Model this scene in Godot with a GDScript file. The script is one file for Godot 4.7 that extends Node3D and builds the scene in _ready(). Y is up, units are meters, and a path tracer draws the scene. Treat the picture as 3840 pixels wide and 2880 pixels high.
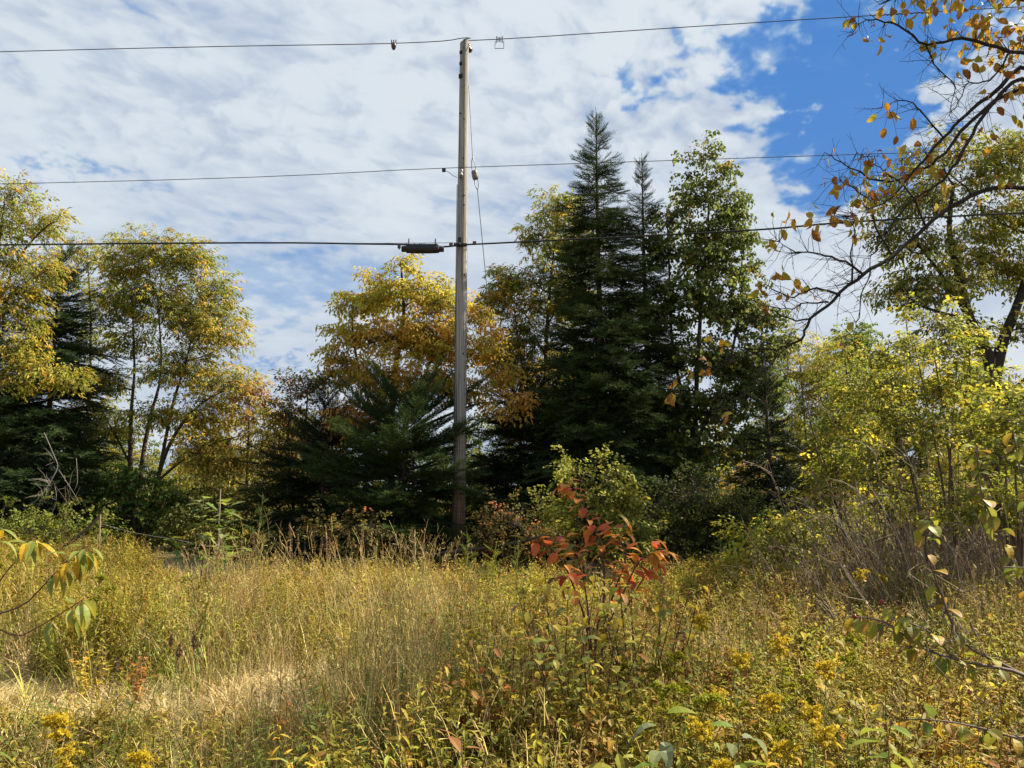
extends Node3D
# A utility pole at the edge of an overgrown meadow in early autumn, seen from eye height. y up, metres, north is -z.

var rng := RandomNumberGenerator.new()
var patch := FastNoiseLite.new()
var fine := FastNoiseLite.new()
var names := {}
var leaf_mat: StandardMaterial3D
var big_leaf_mat: StandardMaterial3D
var needle_mat: StandardMaterial3D
var bark_mat: StandardMaterial3D
var stem_mat: StandardMaterial3D
var grass_mat: StandardMaterial3D

# ---------------------------------------------------------------- mesh builder
class Mesher:
	var v := PackedVector3Array()
	var n := PackedVector3Array()
	var c := PackedColorArray()
	var u := PackedVector2Array()
	var idx := PackedInt32Array()

	func tube(pts: Array, r0: float, r1: float, sides: int, col: Color, lump := 0.0) -> void:
		var k := pts.size()
		var first := v.size()
		var along := 0.0
		for i in k:
			var t: float = float(i) / maxf(1.0, k - 1)
			var a: Vector3 = pts[maxi(i - 1, 0)]
			var b: Vector3 = pts[mini(i + 1, k - 1)]
			var d := (b - a).normalized()
			var s := d.cross(Vector3(0.31, 0.17, 0.93)).normalized()
			var w := s.cross(d)
			var r: float = lerpf(r0, r1, t)
			if i > 0:
				along += (pts[i] - pts[i - 1]).length()
			for j in sides:
				var q := TAU * j / sides
				var dir := s * cos(q) + w * sin(q)
				var rr := r * (1.0 + lump * sin(q * 3.0 + i * 1.7) * cos(i * 2.3 + q))
				v.append(pts[i] + dir * rr)
				n.append(dir)
				c.append(col)
				u.append(Vector2(float(j) / sides, along))
		for i in k - 1:
			for j in sides:
				var a := first + i * sides + j
				var b := first + i * sides + (j + 1) % sides
				idx.append_array([a, b, a + sides, b, b + sides, a + sides])
		var top := v.size()
		v.append(pts[k - 1]); n.append((pts[k - 1] - pts[k - 2]).normalized()); c.append(col); u.append(Vector2(0.5, along))
		for j in sides:
			idx.append_array([first + (k - 1) * sides + j, first + (k - 1) * sides + (j + 1) % sides, top])

	func tri(a: Vector3, b: Vector3, d: Vector3, ca: Color, cb: Color, cd: Color) -> void:
		var nn := (d - a).cross(b - a).normalized()
		var f := v.size()
		v.append_array([a, b, d]); n.append_array([nn, nn, nn]); c.append_array([ca, cb, cd])
		u.append_array([Vector2.ZERO, Vector2.ZERO, Vector2.ZERO])
		idx.append_array([f, f + 1, f + 2])

	# one leaf: folded along its midrib, arched by droop; colour runs from col at the stalk to tip
	func leaf(p: Vector3, dir: Vector3, up: Vector3, length: float, width: float, droop: float, fold: float, col: Color, tip: Color, stations: Array) -> void:
		var side := dir.cross(up).normalized()
		var nrm := side.cross(dir).normalized()
		var m := [p]; var l := [p]; var r := [p]; var cs := [col]
		for s in stations:
			var q: float = s[0]
			var mid := p + dir * (length * q * (1.0 - 0.3 * droop * q)) - nrm * (droop * length * q * q * 0.6)
			m.append(mid)
			l.append(mid + (side * s[1] + nrm * fold * s[1]) * width * 0.5)
			r.append(mid + (-side * s[1] + nrm * fold * s[1]) * width * 0.5)
			cs.append(col.lerp(tip, q * q))
		var e := p + dir * (length * (1.0 - 0.3 * droop)) - nrm * (droop * length * 0.6)
		var k := stations.size()
		tri(m[0], m[1], l[1], cs[0], cs[1], cs[1])
		tri(m[0], r[1], m[1], cs[0], cs[1], cs[1])
		for i in range(1, k):
			tri(m[i], m[i + 1], l[i], cs[i], cs[i + 1], cs[i]); tri(l[i], m[i + 1], l[i + 1], cs[i], cs[i + 1], cs[i + 1])
			tri(m[i], r[i], m[i + 1], cs[i], cs[i], cs[i + 1]); tri(r[i], r[i + 1], m[i + 1], cs[i], cs[i + 1], cs[i + 1])
		tri(l[k], m[k], e, cs[k], cs[k], tip); tri(r[k], e, m[k], cs[k], tip, cs[k])

	func box(at: Vector3, size: Vector3, turn := Basis(), col := Color.WHITE) -> void:
		var h := size / 2.0
		for f in [[Vector3(1, 0, 0), Vector3(0, 1, 0)], [Vector3(-1, 0, 0), Vector3(0, 1, 0)], [Vector3(0, 1, 0), Vector3(0, 0, 1)], [Vector3(0, -1, 0), Vector3(0, 0, 1)], [Vector3(0, 0, 1), Vector3(0, 1, 0)], [Vector3(0, 0, -1), Vector3(0, 1, 0)]]:
			var z: Vector3 = f[0]; var y: Vector3 = f[1]; var x := y.cross(z)
			var q := []
			for s in [[-1, -1], [-1, 1], [1, 1], [1, -1]]:
				q.append(at + turn * ((z + x * s[0] + y * s[1]) * h))
			tri(q[0], q[1], q[2], col, col, col); tri(q[0], q[2], q[3], col, col, col)

	func lathe(axis: Array, rings: Array, sides: int, col := Color.WHITE) -> void:   # axis [origin, direction]; rings [[distance, radius], ...]
		var d: Vector3 = axis[1].normalized()
		var s := d.cross(Vector3(0.31, 0.17, 0.93)).normalized()
		var w := s.cross(d)
		var first := v.size()
		for i in rings.size():
			var dr := Vector2(rings[mini(i + 1, rings.size() - 1)][0] - rings[maxi(i - 1, 0)][0], rings[mini(i + 1, rings.size() - 1)][1] - rings[maxi(i - 1, 0)][1]).normalized()
			for j in sides:
				var q := TAU * j / sides
				var dir := s * cos(q) + w * sin(q)
				v.append(axis[0] + d * rings[i][0] + dir * rings[i][1])
				n.append((dir * dr.x - d * dr.y).normalized()); c.append(col); u.append(Vector2(float(j) / sides, rings[i][0]))
		for i in rings.size() - 1:
			for j in sides:
				var a := first + i * sides + j
				var b := first + i * sides + (j + 1) % sides
				idx.append_array([a, b, a + sides, b, b + sides, a + sides])

	func mesh() -> ArrayMesh:
		var arr := []
		arr.resize(Mesh.ARRAY_MAX)
		arr[Mesh.ARRAY_VERTEX] = v; arr[Mesh.ARRAY_NORMAL] = n; arr[Mesh.ARRAY_COLOR] = c; arr[Mesh.ARRAY_TEX_UV] = u; arr[Mesh.ARRAY_INDEX] = idx
		var am := ArrayMesh.new()
		am.add_surface_from_arrays(Mesh.PRIMITIVE_TRIANGLES, arr)
		return am

const LANCE := [[0.3, 1.0], [0.65, 0.8]]
const OVAL := [[0.22, 0.8], [0.55, 1.0], [0.85, 0.55]]
const BROAD := [[0.1, 0.5], [0.28, 0.92], [0.5, 1.0], [0.7, 0.8], [0.88, 0.4]]
const BLADE := [[0.08, 0.5], [0.25, 0.95], [0.45, 1.0], [0.68, 0.7], [0.86, 0.35]]

# ---------------------------------------------------------------- small helpers
func rf(a: float, b: float) -> float:
	return rng.randf_range(a, b)

func ball() -> Vector3:
	var p := Vector3(rf(-1, 1), rf(-1, 1), rf(-1, 1))
	while p.length_squared() > 1.0 or p.length_squared() < 0.01:
		p = Vector3(rf(-1, 1), rf(-1, 1), rf(-1, 1))
	return p

func shell() -> Vector3:
	return ball().normalized()

func vary(col: Color, amount: float) -> Color:
	var g := rf(1.0 - amount, 1.0 + amount)
	return Color(col.r * g * rf(0.92, 1.08), col.g * g * rf(0.95, 1.05), col.b * g)

func ground_y(x: float, z: float) -> float:
	return 0.10 * patch.get_noise_2d(x * 0.6 + 40.0, z * 0.6) + 0.05 * patch.get_noise_2d(x * 2.2, z * 2.2 + 70.0)

func at_ground(x: float, depth: float) -> Vector3:
	return Vector3(x, ground_y(x, -depth), -depth)

func numbered(called: String) -> String:
	var k: int = names.get(called, -1) + 1
	names[called] = k
	return called if k == 0 else "%s_%03d" % [called, k]

func tag(o: Node, label: String, category := "", group := "", kind := "") -> void:
	o.set_meta("label", label)
	if category: o.set_meta("category", category)
	if group: o.set_meta("group", group)
	if kind: o.set_meta("kind", kind)

func thing(called: String, label: String, category: String, where: Vector3, group := "") -> Node3D:
	var o := Node3D.new()
	o.name = numbered(called)
	add_child(o)
	o.position = where
	tag(o, label, category, group)
	return o

func part(parent: Node, called: String, mesh: Mesh, m: Material, where := Transform3D(), kind := "") -> MeshInstance3D:
	var o := MeshInstance3D.new()
	o.name = called
	o.mesh = mesh
	o.material_override = m
	o.transform = where
	if kind: o.set_meta("kind", kind)
	parent.add_child(o, true)
	return o

func scatter(parent: Node, called: String, mesh: Mesh, m: Material, xs: Array, cs: Array) -> MultiMeshInstance3D:
	var mm := MultiMesh.new()
	mm.transform_format = MultiMesh.TRANSFORM_3D
	mm.use_colors = true
	mm.mesh = mesh
	mm.instance_count = xs.size()
	for i in xs.size():
		mm.set_instance_transform(i, xs[i])
		mm.set_instance_color(i, cs[i])
	var o := MultiMeshInstance3D.new()
	o.name = called
	o.multimesh = mm
	o.material_override = m
	o.set_meta("kind", "stuff")
	parent.add_child(o, true)
	return o

func curve(a: Vector3, b: Vector3, bow: Vector3, k: int) -> Array:
	var r := []
	for i in k + 1:
		var t := float(i) / k
		r.append(a.lerp(b, t) + bow * (4.0 * t * (1.0 - t)))
	return r

func smooth(pts: Array, per: int) -> Array:    # Catmull-Rom through the points
	var r := []
	for i in pts.size() - 1:
		var p0: Vector3 = pts[maxi(i - 1, 0)]; var p1: Vector3 = pts[i]; var p2: Vector3 = pts[i + 1]; var p3: Vector3 = pts[mini(i + 2, pts.size() - 1)]
		for k in per:
			r.append(p1.cubic_interpolate(p2, p0, p3, float(k) / per))
	r.append(pts[-1])
	return r

func moved(pts: Array, by: Vector3) -> Array:
	var r := []
	for p in pts: r.append(p + by)
	return r

func facing(dir: Vector3, up: Vector3) -> Basis:   # x along dir, y near up
	var x := dir.normalized()
	var z := x.cross(up).normalized()
	if z.length_squared() < 0.5: z = x.cross(Vector3(0.3, 0.1, 0.9)).normalized()
	return Basis(x, z.cross(x).normalized(), z)

# ---------------------------------------------------------------- foliage meshes
# a leafy shoot along +x; leaves hang by `hang` radians below the horizontal
func sprig(count: int, length: float, ll: float, lw: float, hang0: float, hang1: float, stations: Array, odd: Color, odd_share: float) -> ArrayMesh:
	var m := Mesher.new()
	var pts := []
	var sway := rf(-0.12, 0.12)
	for i in 4:
		var t := i / 3.0
		pts.append(Vector3(length * t, 0.16 * length * sin(PI * t) - 0.14 * length * t * t, sway * length * t * t))
	m.tube(pts, 0.0035, 0.0015, 3, Color(0.35, 0.28, 0.22))
	for i in count:
		var t := 0.08 + 0.92 * (i + rf(0, 0.8)) / count
		var p := Vector3(length * t, 0.16 * length * sin(PI * t) - 0.14 * length * t * t, sway * length * t * t)
		p += Vector3(rf(-0.03, 0.03), rf(-0.06, 0.04), rf(-0.09, 0.09)) * (length / 0.4)
		var az := (1.0 if i % 2 else -1.0) * rf(0.2, 1.5)
		var h := rf(hang0, hang1)
		var d := Vector3(cos(az) * cos(h), -sin(h), sin(az) * cos(h))
		var up := (Vector3(0, 1, 0) + shell() * 0.55 + Vector3(cos(az), 0, sin(az)) * 0.3).normalized()
		var s := rf(0.7, 1.2)
		var col := Color.WHITE * rf(0.72, 1.2)
		if rng.randf() < odd_share: col = Color(odd.r, odd.g, odd.b) * rf(0.8, 1.15)
		m.leaf(p, d, up, ll * s, lw * s, rf(0.1, 0.7), rf(0.1, 0.5), col, col * Color(1.06, 0.97, 0.9), stations)
	return m.mesh()

func needle_spray() -> ArrayMesh:    # one metre long along +x, flat in xz, needles all round
	var m := Mesher.new()
	var wood := Color(1.5, 0.95, 0.7)
	m.tube([Vector3.ZERO, Vector3(0.5, 0.02, 0), Vector3(1, 0.0, 0)], 0.012, 0.006, 3, wood)
	var axes := [[Vector3.ZERO, Vector3(1, 0, 0), 44]]
	for i in 4:
		for s in [-1, 1]:
			var b := Vector3(0.1 + i * 0.2 + rf(-0.04, 0.04), 0.01, 0)
			var d := Vector3(rf(0.7, 0.9), rf(-0.12, 0.14), s * rf(0.5, 0.75)).normalized()
			var ln := (0.46 - i * 0.075) * rf(0.8, 1.15)
			m.tube([b, b + d * ln], 0.008, 0.004, 3, wood)
			axes.append([b, d * ln, 17])
	for a in axes:
		var d: Vector3 = a[1].normalized()
		for i in a[2]:
			var t: float = (i + 0.5) / a[2] + 0.03
			var out := (shell() + d * 0.2).normalized()
			out = (out - d * out.dot(d)).normalized()
			if out.y < -0.4: out.y *= 0.3
			var nd := (d * 0.75 + out * 0.9).normalized()
			var p: Vector3 = a[0] + a[1] * t
			var side := nd.cross(shell()).normalized() * 0.009
			var col := Color.WHITE * rf(0.75, 1.25)
			m.tri(p - side, p + side, p + nd * rf(0.07, 0.1), col, col, col * 1.15)
	return m.mesh()

func grass_tuft(count: int, height: float, lean0: float, lean1: float, width: float, seeds: float, spread: float) -> ArrayMesh:
	var m := Mesher.new()
	for i in count:
		var az := rf(0, TAU)
		var out := Vector3(cos(az), 0, sin(az))
		var base := Vector3(rf(-1, 1), 0, rf(-1, 1)) * spread
		var h := height * rf(0.55, 1.1)
		var lean := rf(lean0, lean1)
		var w := out.cross(Vector3.UP) * width * rf(0.7, 1.3)
		var col := Color.WHITE * rf(0.65, 1.2)
		col = col * Color(rf(0.95, 1.1), 1.0, rf(0.7, 1.1))
		var q := []
		for k in 5:
			var t := k / 4.0
			q.append(base + Vector3.UP * (h * t * (1.0 - 0.35 * lean * t)) + out * (h * lean * (0.35 * t + 0.65 * t * t)))
		for k in 3:
			var a := w * (1.0 - k * 0.22); var b := w * (1.0 - (k + 1) * 0.22)
			m.tri(q[k] - a, q[k] + a, q[k + 1] + b, col, col, col); m.tri(q[k] - a, q[k + 1] + b, q[k + 1] - b, col, col, col)
		var e := w * 0.34
		m.tri(q[3] - e, q[3] + e, q[4], col, col, col)
		if rng.randf() < seeds:
			var d: Vector3 = (q[4] - q[3]).normalized()
			var hl := height * rf(0.1, 0.2)
			var sc := col * Color(1.05, 0.95, 0.85)
			m.tube([q[4] - d * 0.01, q[4] + d * hl * 0.4, q[4] + d * hl + out * hl * 0.15], width * 0.7, width * 0.25, 3, sc)
			for k in 6:
				var p: Vector3 = q[4] + d * hl * (k / 6.0)
				var o := (shell() + d).normalized()
				m.tri(p, p + o * hl * 0.28, p + o * hl * 0.2 + shell() * width * 1.5, sc, sc, sc)
	return m.mesh()

# upright herb: leafy stems, perhaps with a plume of small yellow flowers
func herb(stems: int, height: float, per: int, ll: float, lw: float, from: float, stations: Array, plume: float, stem_col: Color, branchy := 0) -> ArrayMesh:
	var m := Mesher.new()
	for s in stems:
		var az := rf(0, TAU)
		var out := Vector3(cos(az), 0, sin(az))
		var base := out * rf(0.0, 0.07) * (1.0 if stems > 1 else 0.2)
		var h := height * rf(0.75, 1.1)
		var tip := base + Vector3.UP * h + out * h * rf(0.03, 0.28)
		var pts := curve(base, tip, out * -0.03 * h, 4)
		m.tube(pts, 0.0032, 0.0014, 3, stem_col)
		var lines := [[pts, from, 1.0, per]]
		for b in branchy:
			var t := rf(0.4, 0.9)
			var p := base.lerp(tip, t)
			var ba := rf(0, TAU)
			var e := p + (Vector3(cos(ba), rf(0.7, 1.4), sin(ba))).normalized() * h * rf(0.18, 0.38)
			var bp := curve(p, e, Vector3(0, -0.02, 0), 2)
			m.tube(bp, 0.0018, 0.0009, 3, stem_col)
			lines.append([bp, 0.15, 1.0, maxi(3, per / 3)])
		for ln in lines:
			var a: Vector3 = ln[0][0]; var b: Vector3 = ln[0][-1]
			for i in ln[3]:
				var t: float = lerpf(ln[1], ln[2], (i + rf(0, 0.9)) / ln[3])
				var p := a.lerp(b, t)
				var la: float = i * 2.4 + rf(-0.4, 0.4)
				var pitch := rf(-0.5, 0.75)
				var d := Vector3(cos(la) * cos(pitch), sin(pitch), sin(la) * cos(pitch))
				var sz := (1.15 - 0.55 * t) * rf(0.75, 1.2)
				var col := Color.WHITE * rf(0.7, 1.25)
				if rng.randf() < 0.16: col = Color(1.5, 0.85, 0.7) * rf(0.7, 1.2)
				m.leaf(p, d, (Vector3.UP + shell() * 0.35).normalized(), ll * sz, lw * sz, rf(0.1, 0.9), rf(0.1, 0.5), col, col, stations)
		if plume > 0.0:
			flower_plume(m, tip, out, plume)
	return m.mesh()

func flower_plume(m: Mesher, tip: Vector3, lean: Vector3, size: float) -> void:
	for k in 7:
		var az := k * 0.9 + rf(-0.3, 0.3)
		var out := (Vector3(cos(az), 0, sin(az)) + lean * 0.4).normalized()
		var a := tip - Vector3.UP * size * rf(0.0, 0.55)
		var e := a + out * size * rf(0.45, 0.8) + Vector3.UP * size * rf(-0.05, 0.3)
		var pts := curve(a, e, Vector3.UP * size * 0.16, 3)
		m.tube(pts, 0.0015, 0.0008, 3, Color(0.5, 0.5, 0.25))
		for i in 30:
			var t := 0.15 + 0.85 * i / 30.0
			var p := a.lerp(e, t) + Vector3.UP * size * 0.16 * 4.0 * t * (1.0 - t) + shell() * 0.007 + Vector3.UP * 0.004
			var x := shell() * rf(0.005, 0.009)
			var y := x.cross(shell()).normalized() * x.length()
			var col := Color(3.0, 2.3, 0.5) * rf(0.75, 1.15)
			m.tri(p - x, p + y, p + x, col, col, col)
			m.tri(p - x * 0.7 + y * 0.3, p + x.cross(y).normalized() * x.length() * 1.3, p + x * 0.8 - y * 0.2, col, col, col)

func bare_stalks(count: int, height: float, lean: Vector3) -> ArrayMesh:
	var m := Mesher.new()
	for i in count:
		var base := Vector3(rf(-0.35, 0.35), 0, rf(-0.35, 0.35))
		var h := height * rf(0.35, 1.1)
		var dir := lean * rf(-0.3, 1.3) + Vector3(rf(-0.45, 0.45), 0, rf(-0.45, 0.45))
		var tip := base + Vector3.UP * h * rf(0.7, 1.0) + dir * h
		var col := Color.WHITE * rf(0.45, 1.5)
		var r := rf(0.0018, 0.0055)
		var pts := curve(base, tip, shell() * 0.07 * h, 4)
		m.tube(pts, r, r * 0.45, 4, col)
		for k in rng.randi_range(1, 5):
			var q := rng.randi_range(1, 3)
			var p: Vector3 = pts[q].lerp(pts[q + 1], rng.randf())
			var e := p + (shell() + Vector3.UP * 0.8 + dir).normalized() * h * rf(0.08, 0.34)
			m.tube(curve(p, e, shell() * 0.02, 2), r * 0.5, r * 0.25, 3, col)
			if rng.randf() < 0.5:
				var lc := Color(2.2, 1.6, 0.6) * rf(0.6, 1.2)
				m.leaf(e, (shell() + Vector3.DOWN * 0.5).normalized(), shell(), rf(0.03, 0.06), rf(0.014, 0.03), 0.6, 0.4, lc, lc, OVAL)
	return m.mesh()

# ---------------------------------------------------------------- trees
# stems: [[points], r0, r1]; lobes: [centre, radii, palette index]; look: colours per palette [[inner, outer, accent, share], ...]
func tree(called: String, label: String, category: String, base: Vector3, stems: Array, lobes: Array, shoots: int, leaves: ArrayMesh, look: Array, bark: Color, opt := {}) -> Node3D:
	var root := thing(called, label, category, base, opt.get("group", ""))
	var hooks := []      # [point, radius]
	for s in stems:
		var pts := smooth(s[0], 4)
		var m := Mesher.new()
		m.tube(moved(pts, -base), s[1], s[2], 9 if s[1] > 0.05 else 6, bark, 0.07)
		part(root, "trunk", m.mesh(), bark_mat)
		for i in pts.size():
			var t := float(i) / (pts.size() - 1)
			if t > 0.2: hooks.append([pts[i], lerpf(s[1], s[2], t)])
	var m := Mesher.new()
	var xs := []
	var cs := []
	var total := 0.0
	for l in lobes: total += pow(l[1].x * l[1].y * l[1].z, 0.7)
	var size: float = opt.get("size", 1.0)
	var twig: float = opt.get("twig", 1.0)
	for l in lobes:
		var c: Vector3 = l[0]
		var r: Vector3 = l[1] * rf(1.0, 1.14)
		var best = hooks[0]
		var low := 1e9
		for h in hooks:
			var w: float = (h[0] - c).length() + maxf(0.0, h[0].y - c.y + 0.25 * (h[0] - c).length()) * 2.5
			if w < low: low = w; best = h
		var a: Vector3 = best[0]
		var ln := (c - a).length()
		var bow := Vector3(c.x - a.x, 0, c.z - a.z).normalized() * ln * 0.10 - Vector3.UP * ln * 0.04 + shell() * ln * 0.04
		var limb := curve(a, c, bow, 6)
		var lr := minf(best[1] * 0.75, 0.010 + 0.013 * (ln + r.x))
		m.tube(moved(limb, -base), lr, maxf(lr * 0.45, 0.006), 5, bark, 0.05)
		for i in range(2, 7): hooks.append([limb[i], lr * (1.0 - 0.08 * i)])
		var secs := []
		var count := clampi(int(10.0 * pow(r.x * r.y * r.z, 0.4)), 5, 16)
		for k in count:
			var o := shell()
			if o.y < -0.3: o.y *= 0.5
			o.y += 0.15
			var e := c + o * r * rf(0.45, 0.95)
			var f: Vector3 = limb[6] if rng.randf() < 0.5 else limb[rng.randi_range(3, 5)]
			var sc := curve(f, e, (shell() * 0.1 + Vector3.DOWN * 0.06) * (e - f).length(), 4)
			m.tube(moved(sc, -base), maxf(lr * 0.4, 0.006) * twig, 0.003 * twig, 4, bark)
			secs.append(sc)
		var want := int(shoots * pow(r.x * r.y * r.z, 0.7) / total)
		var pal: Array = look[l[2] if l.size() > 2 else 0]
		var mean := (r.x + r.y + r.z) / 3.0
		for k in want:
			var sc: Array = secs[rng.randi() % secs.size()]
			var t := rf(0.25, 1.0)
			var f: Vector3 = sc[int(t * 4.0)].lerp(sc[mini(int(t * 4.0) + 1, 4)], fmod(t * 4.0, 1.0))
			var off := ball() * mean * 0.7
			off.y = off.y * 0.8 + 0.05 * mean
			var p := f + off
			var rel := (p - c) / r
			if rel.length() > 1.12: p = c + rel.normalized() * r * 1.1
			m.tube([f - base, f.lerp(p, 0.5) - base + shell() * off.length() * 0.08, p - base], 0.0035 * twig, 0.002 * twig, 3, bark)
			var out := (p - c) / r + Vector3((p - base).x, 0, (p - base).z).normalized() * 0.4 + shell() * 0.7
			var hor := Vector3(out.x, 0, out.z).normalized()
			var lift: float = clampf(out.y, -0.6, 1.0) * opt.get("lift", 0.5)
			var b := facing(hor + Vector3.UP * lift, (Vector3.UP + shell() * 0.75).normalized())
			var s := size * rf(0.6, 1.3)
			xs.append(Transform3D(Basis(b.x * s, b.y * s, b.z * s * (1.0 if rng.randf() < 0.5 else -1.0)), p - base))
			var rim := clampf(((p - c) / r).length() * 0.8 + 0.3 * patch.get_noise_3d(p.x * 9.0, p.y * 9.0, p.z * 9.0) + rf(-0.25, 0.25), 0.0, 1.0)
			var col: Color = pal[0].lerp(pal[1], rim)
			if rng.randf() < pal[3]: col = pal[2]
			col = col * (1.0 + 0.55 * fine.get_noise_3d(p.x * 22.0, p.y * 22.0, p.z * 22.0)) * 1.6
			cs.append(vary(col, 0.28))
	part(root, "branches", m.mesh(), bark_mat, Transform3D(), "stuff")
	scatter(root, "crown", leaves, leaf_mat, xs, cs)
	return root

func spruce(called: String, label: String, base: Vector3, h: float, r: float, skirt: float, bend: float, tone: Color, spray: ArrayMesh, density: float, opt := {}) -> Node3D:
	var root := thing(called, label, "spruce tree", base)
	var m := Mesher.new()
	var pts := []
	for i in 9:
		var t := i / 8.0
		pts.append(Vector3(0.05 * sin(t * 5.0) * (1.0 - t) + opt.get("kink", 0.0) * maxf(0.0, t - 0.93) * sin(t * 60.0), h * t, 0.04 * sin(t * 4.0 + 1.0) * (1.0 - t)))
	m.tube(pts, 0.012 * h + 0.02, 0.007, 8, Color(0.10, 0.075, 0.055), 0.06)
	part(root, "trunk", m.mesh(), bark_mat)
	m = Mesher.new()
	var xs := []
	var cs := []
	var y := skirt
	while y < h - 0.25:
		var f := (h - y) / (h - skirt)
		var reach := r * pow(f, bend) * (0.9 if f > 0.93 else 1.0)
		var near_top := clampf(1.0 - (h - y) / 2.2, 0.0, 1.0)
		var count := int(lerpf(8.0, 5.0, near_top))
		var turn := rf(0, TAU)
		for k in count:
			var az := turn + TAU * k / count + rf(-0.6, 0.6)
			var l := maxf(0.12, reach * (rf(0.45, 1.0) if rng.randf() < 0.4 else rf(0.8, 1.18)) * (1.3 if rng.randf() < 0.06 else 1.0))
			if y < opt.get("tuck", 0.0): l *= 0.55
			var yy := y + rf(-0.22, 0.22)
			var tilt := lerpf(rf(-0.32, 0.30), rf(0.75, 1.45), near_top * near_top) + 0.1 * (1.0 - f)
			var out := Vector3(cos(az), 0, sin(az))
			var bp := []
			for i in 6:
				var t := i / 5.0
				bp.append(Vector3(0, yy, 0) + out * l * t * (1.0 - 0.1 * tilt) + Vector3.UP * l * (tilt * t - 0.32 * t * t * (1.0 - near_top) + 0.20 * t * t * t))
			m.tube(bp, 0.006 + 0.008 * l, 0.003, 4, Color(0.09, 0.065, 0.05))
			var steps := int(maxf(3.0, l * density * (1.0 + 0.5 * near_top)))
			for i in steps:
				var t := 0.06 + 0.94 * (i + rf(0, 0.8)) / steps
				var q := clampf(t * 5.0, 0.0, 4.99)
				var p: Vector3 = bp[int(q)].lerp(bp[int(q) + 1], q - int(q))
				var d: Vector3 = (bp[mini(int(q) + 1, 5)] - bp[int(q)]).normalized()
				var side := (1.0 if i % 2 else -1.0)
				var sd := (d + out.cross(Vector3.UP) * side * rf(0.35, 1.1) + Vector3.UP * rf(-0.6, 0.35) * (1.0 - near_top) + Vector3.UP * 0.6 * near_top).normalized()
				var s := clampf(0.24 + 0.40 * l * (1.05 - t), 0.2, 0.6) * rf(0.6, 1.3) * lerpf(1.0, 0.62, near_top)
				var b := facing(sd, (Vector3.UP + shell() * 0.6).normalized())
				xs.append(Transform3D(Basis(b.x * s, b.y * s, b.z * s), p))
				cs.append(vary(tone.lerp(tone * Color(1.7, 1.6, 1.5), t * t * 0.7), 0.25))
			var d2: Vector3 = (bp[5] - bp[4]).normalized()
			var b2 := facing(d2, Vector3.UP)
			var s2 := clampf(0.22 * l + 0.10, 0.12, 0.36) * rf(0.8, 1.3)
			xs.append(Transform3D(Basis(b2.x * s2, b2.y * s2, b2.z * s2), bp[5] - d2 * s2 * 0.4))
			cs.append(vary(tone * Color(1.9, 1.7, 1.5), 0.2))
		y += lerpf(0.15, 0.19, f) * opt.get("gap", 1.0)
	for i in 26:     # stiff shoots that stand up round the leader
		var b := facing((Vector3.UP + shell() * 0.5).normalized(), Vector3(1, 0, 0.2))
		var s := rf(0.16, 0.34)
		xs.append(Transform3D(Basis(b.x * s, b.y * s * 0.5, b.z * s * 0.4), Vector3(rf(-0.1, 0.1), h - rf(0.35, 1.7), rf(-0.1, 0.1))))
		cs.append(vary(tone * Color(1.8, 1.7, 1.5), 0.2))
	for i in 5:
		var b := facing((Vector3.UP + shell() * 0.08).normalized(), Vector3(1, 0, 0.2))
		var s := 0.26
		xs.append(Transform3D(Basis(b.x * s, b.y * s * 0.6, b.z * s * 0.45), Vector3(0, h - 0.12 - i * 0.16, 0)))
		cs.append(vary(tone * Color(1.9, 1.8, 1.6), 0.1))
	part(root, "branches", m.mesh(), bark_mat, Transform3D(), "stuff")
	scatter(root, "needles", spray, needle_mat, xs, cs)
	return root

# ---------------------------------------------------------------- plants whose leaves are parts
func leaf_meshes(stations: Array, width: float, cols: Array) -> Array:
	var r := []
	for c in cols:
		for k in 2:
			var m := Mesher.new()
			m.tube([Vector3(-0.14, 0.01, 0), Vector3(0.02, 0, 0)], 0.012, 0.01, 3, Color(0.25, 0.16, 0.08))
			m.leaf(Vector3.ZERO, Vector3.RIGHT, Vector3.UP, 1.0, width * rf(0.9, 1.1), rf(0.35, 0.95), rf(0.15, 0.45), c[0], c[1], stations)
			r.append(m.mesh())
	return r

func add_leaf(root: Node3D, meshes: Array, p: Vector3, dir: Vector3, up: Vector3, s: float) -> void:
	var b := facing(dir, up)
	part(root, "leaf", meshes[rng.randi() % meshes.size()], big_leaf_mat, Transform3D(Basis(b.x * s, b.y * s, b.z * s), p))

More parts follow.
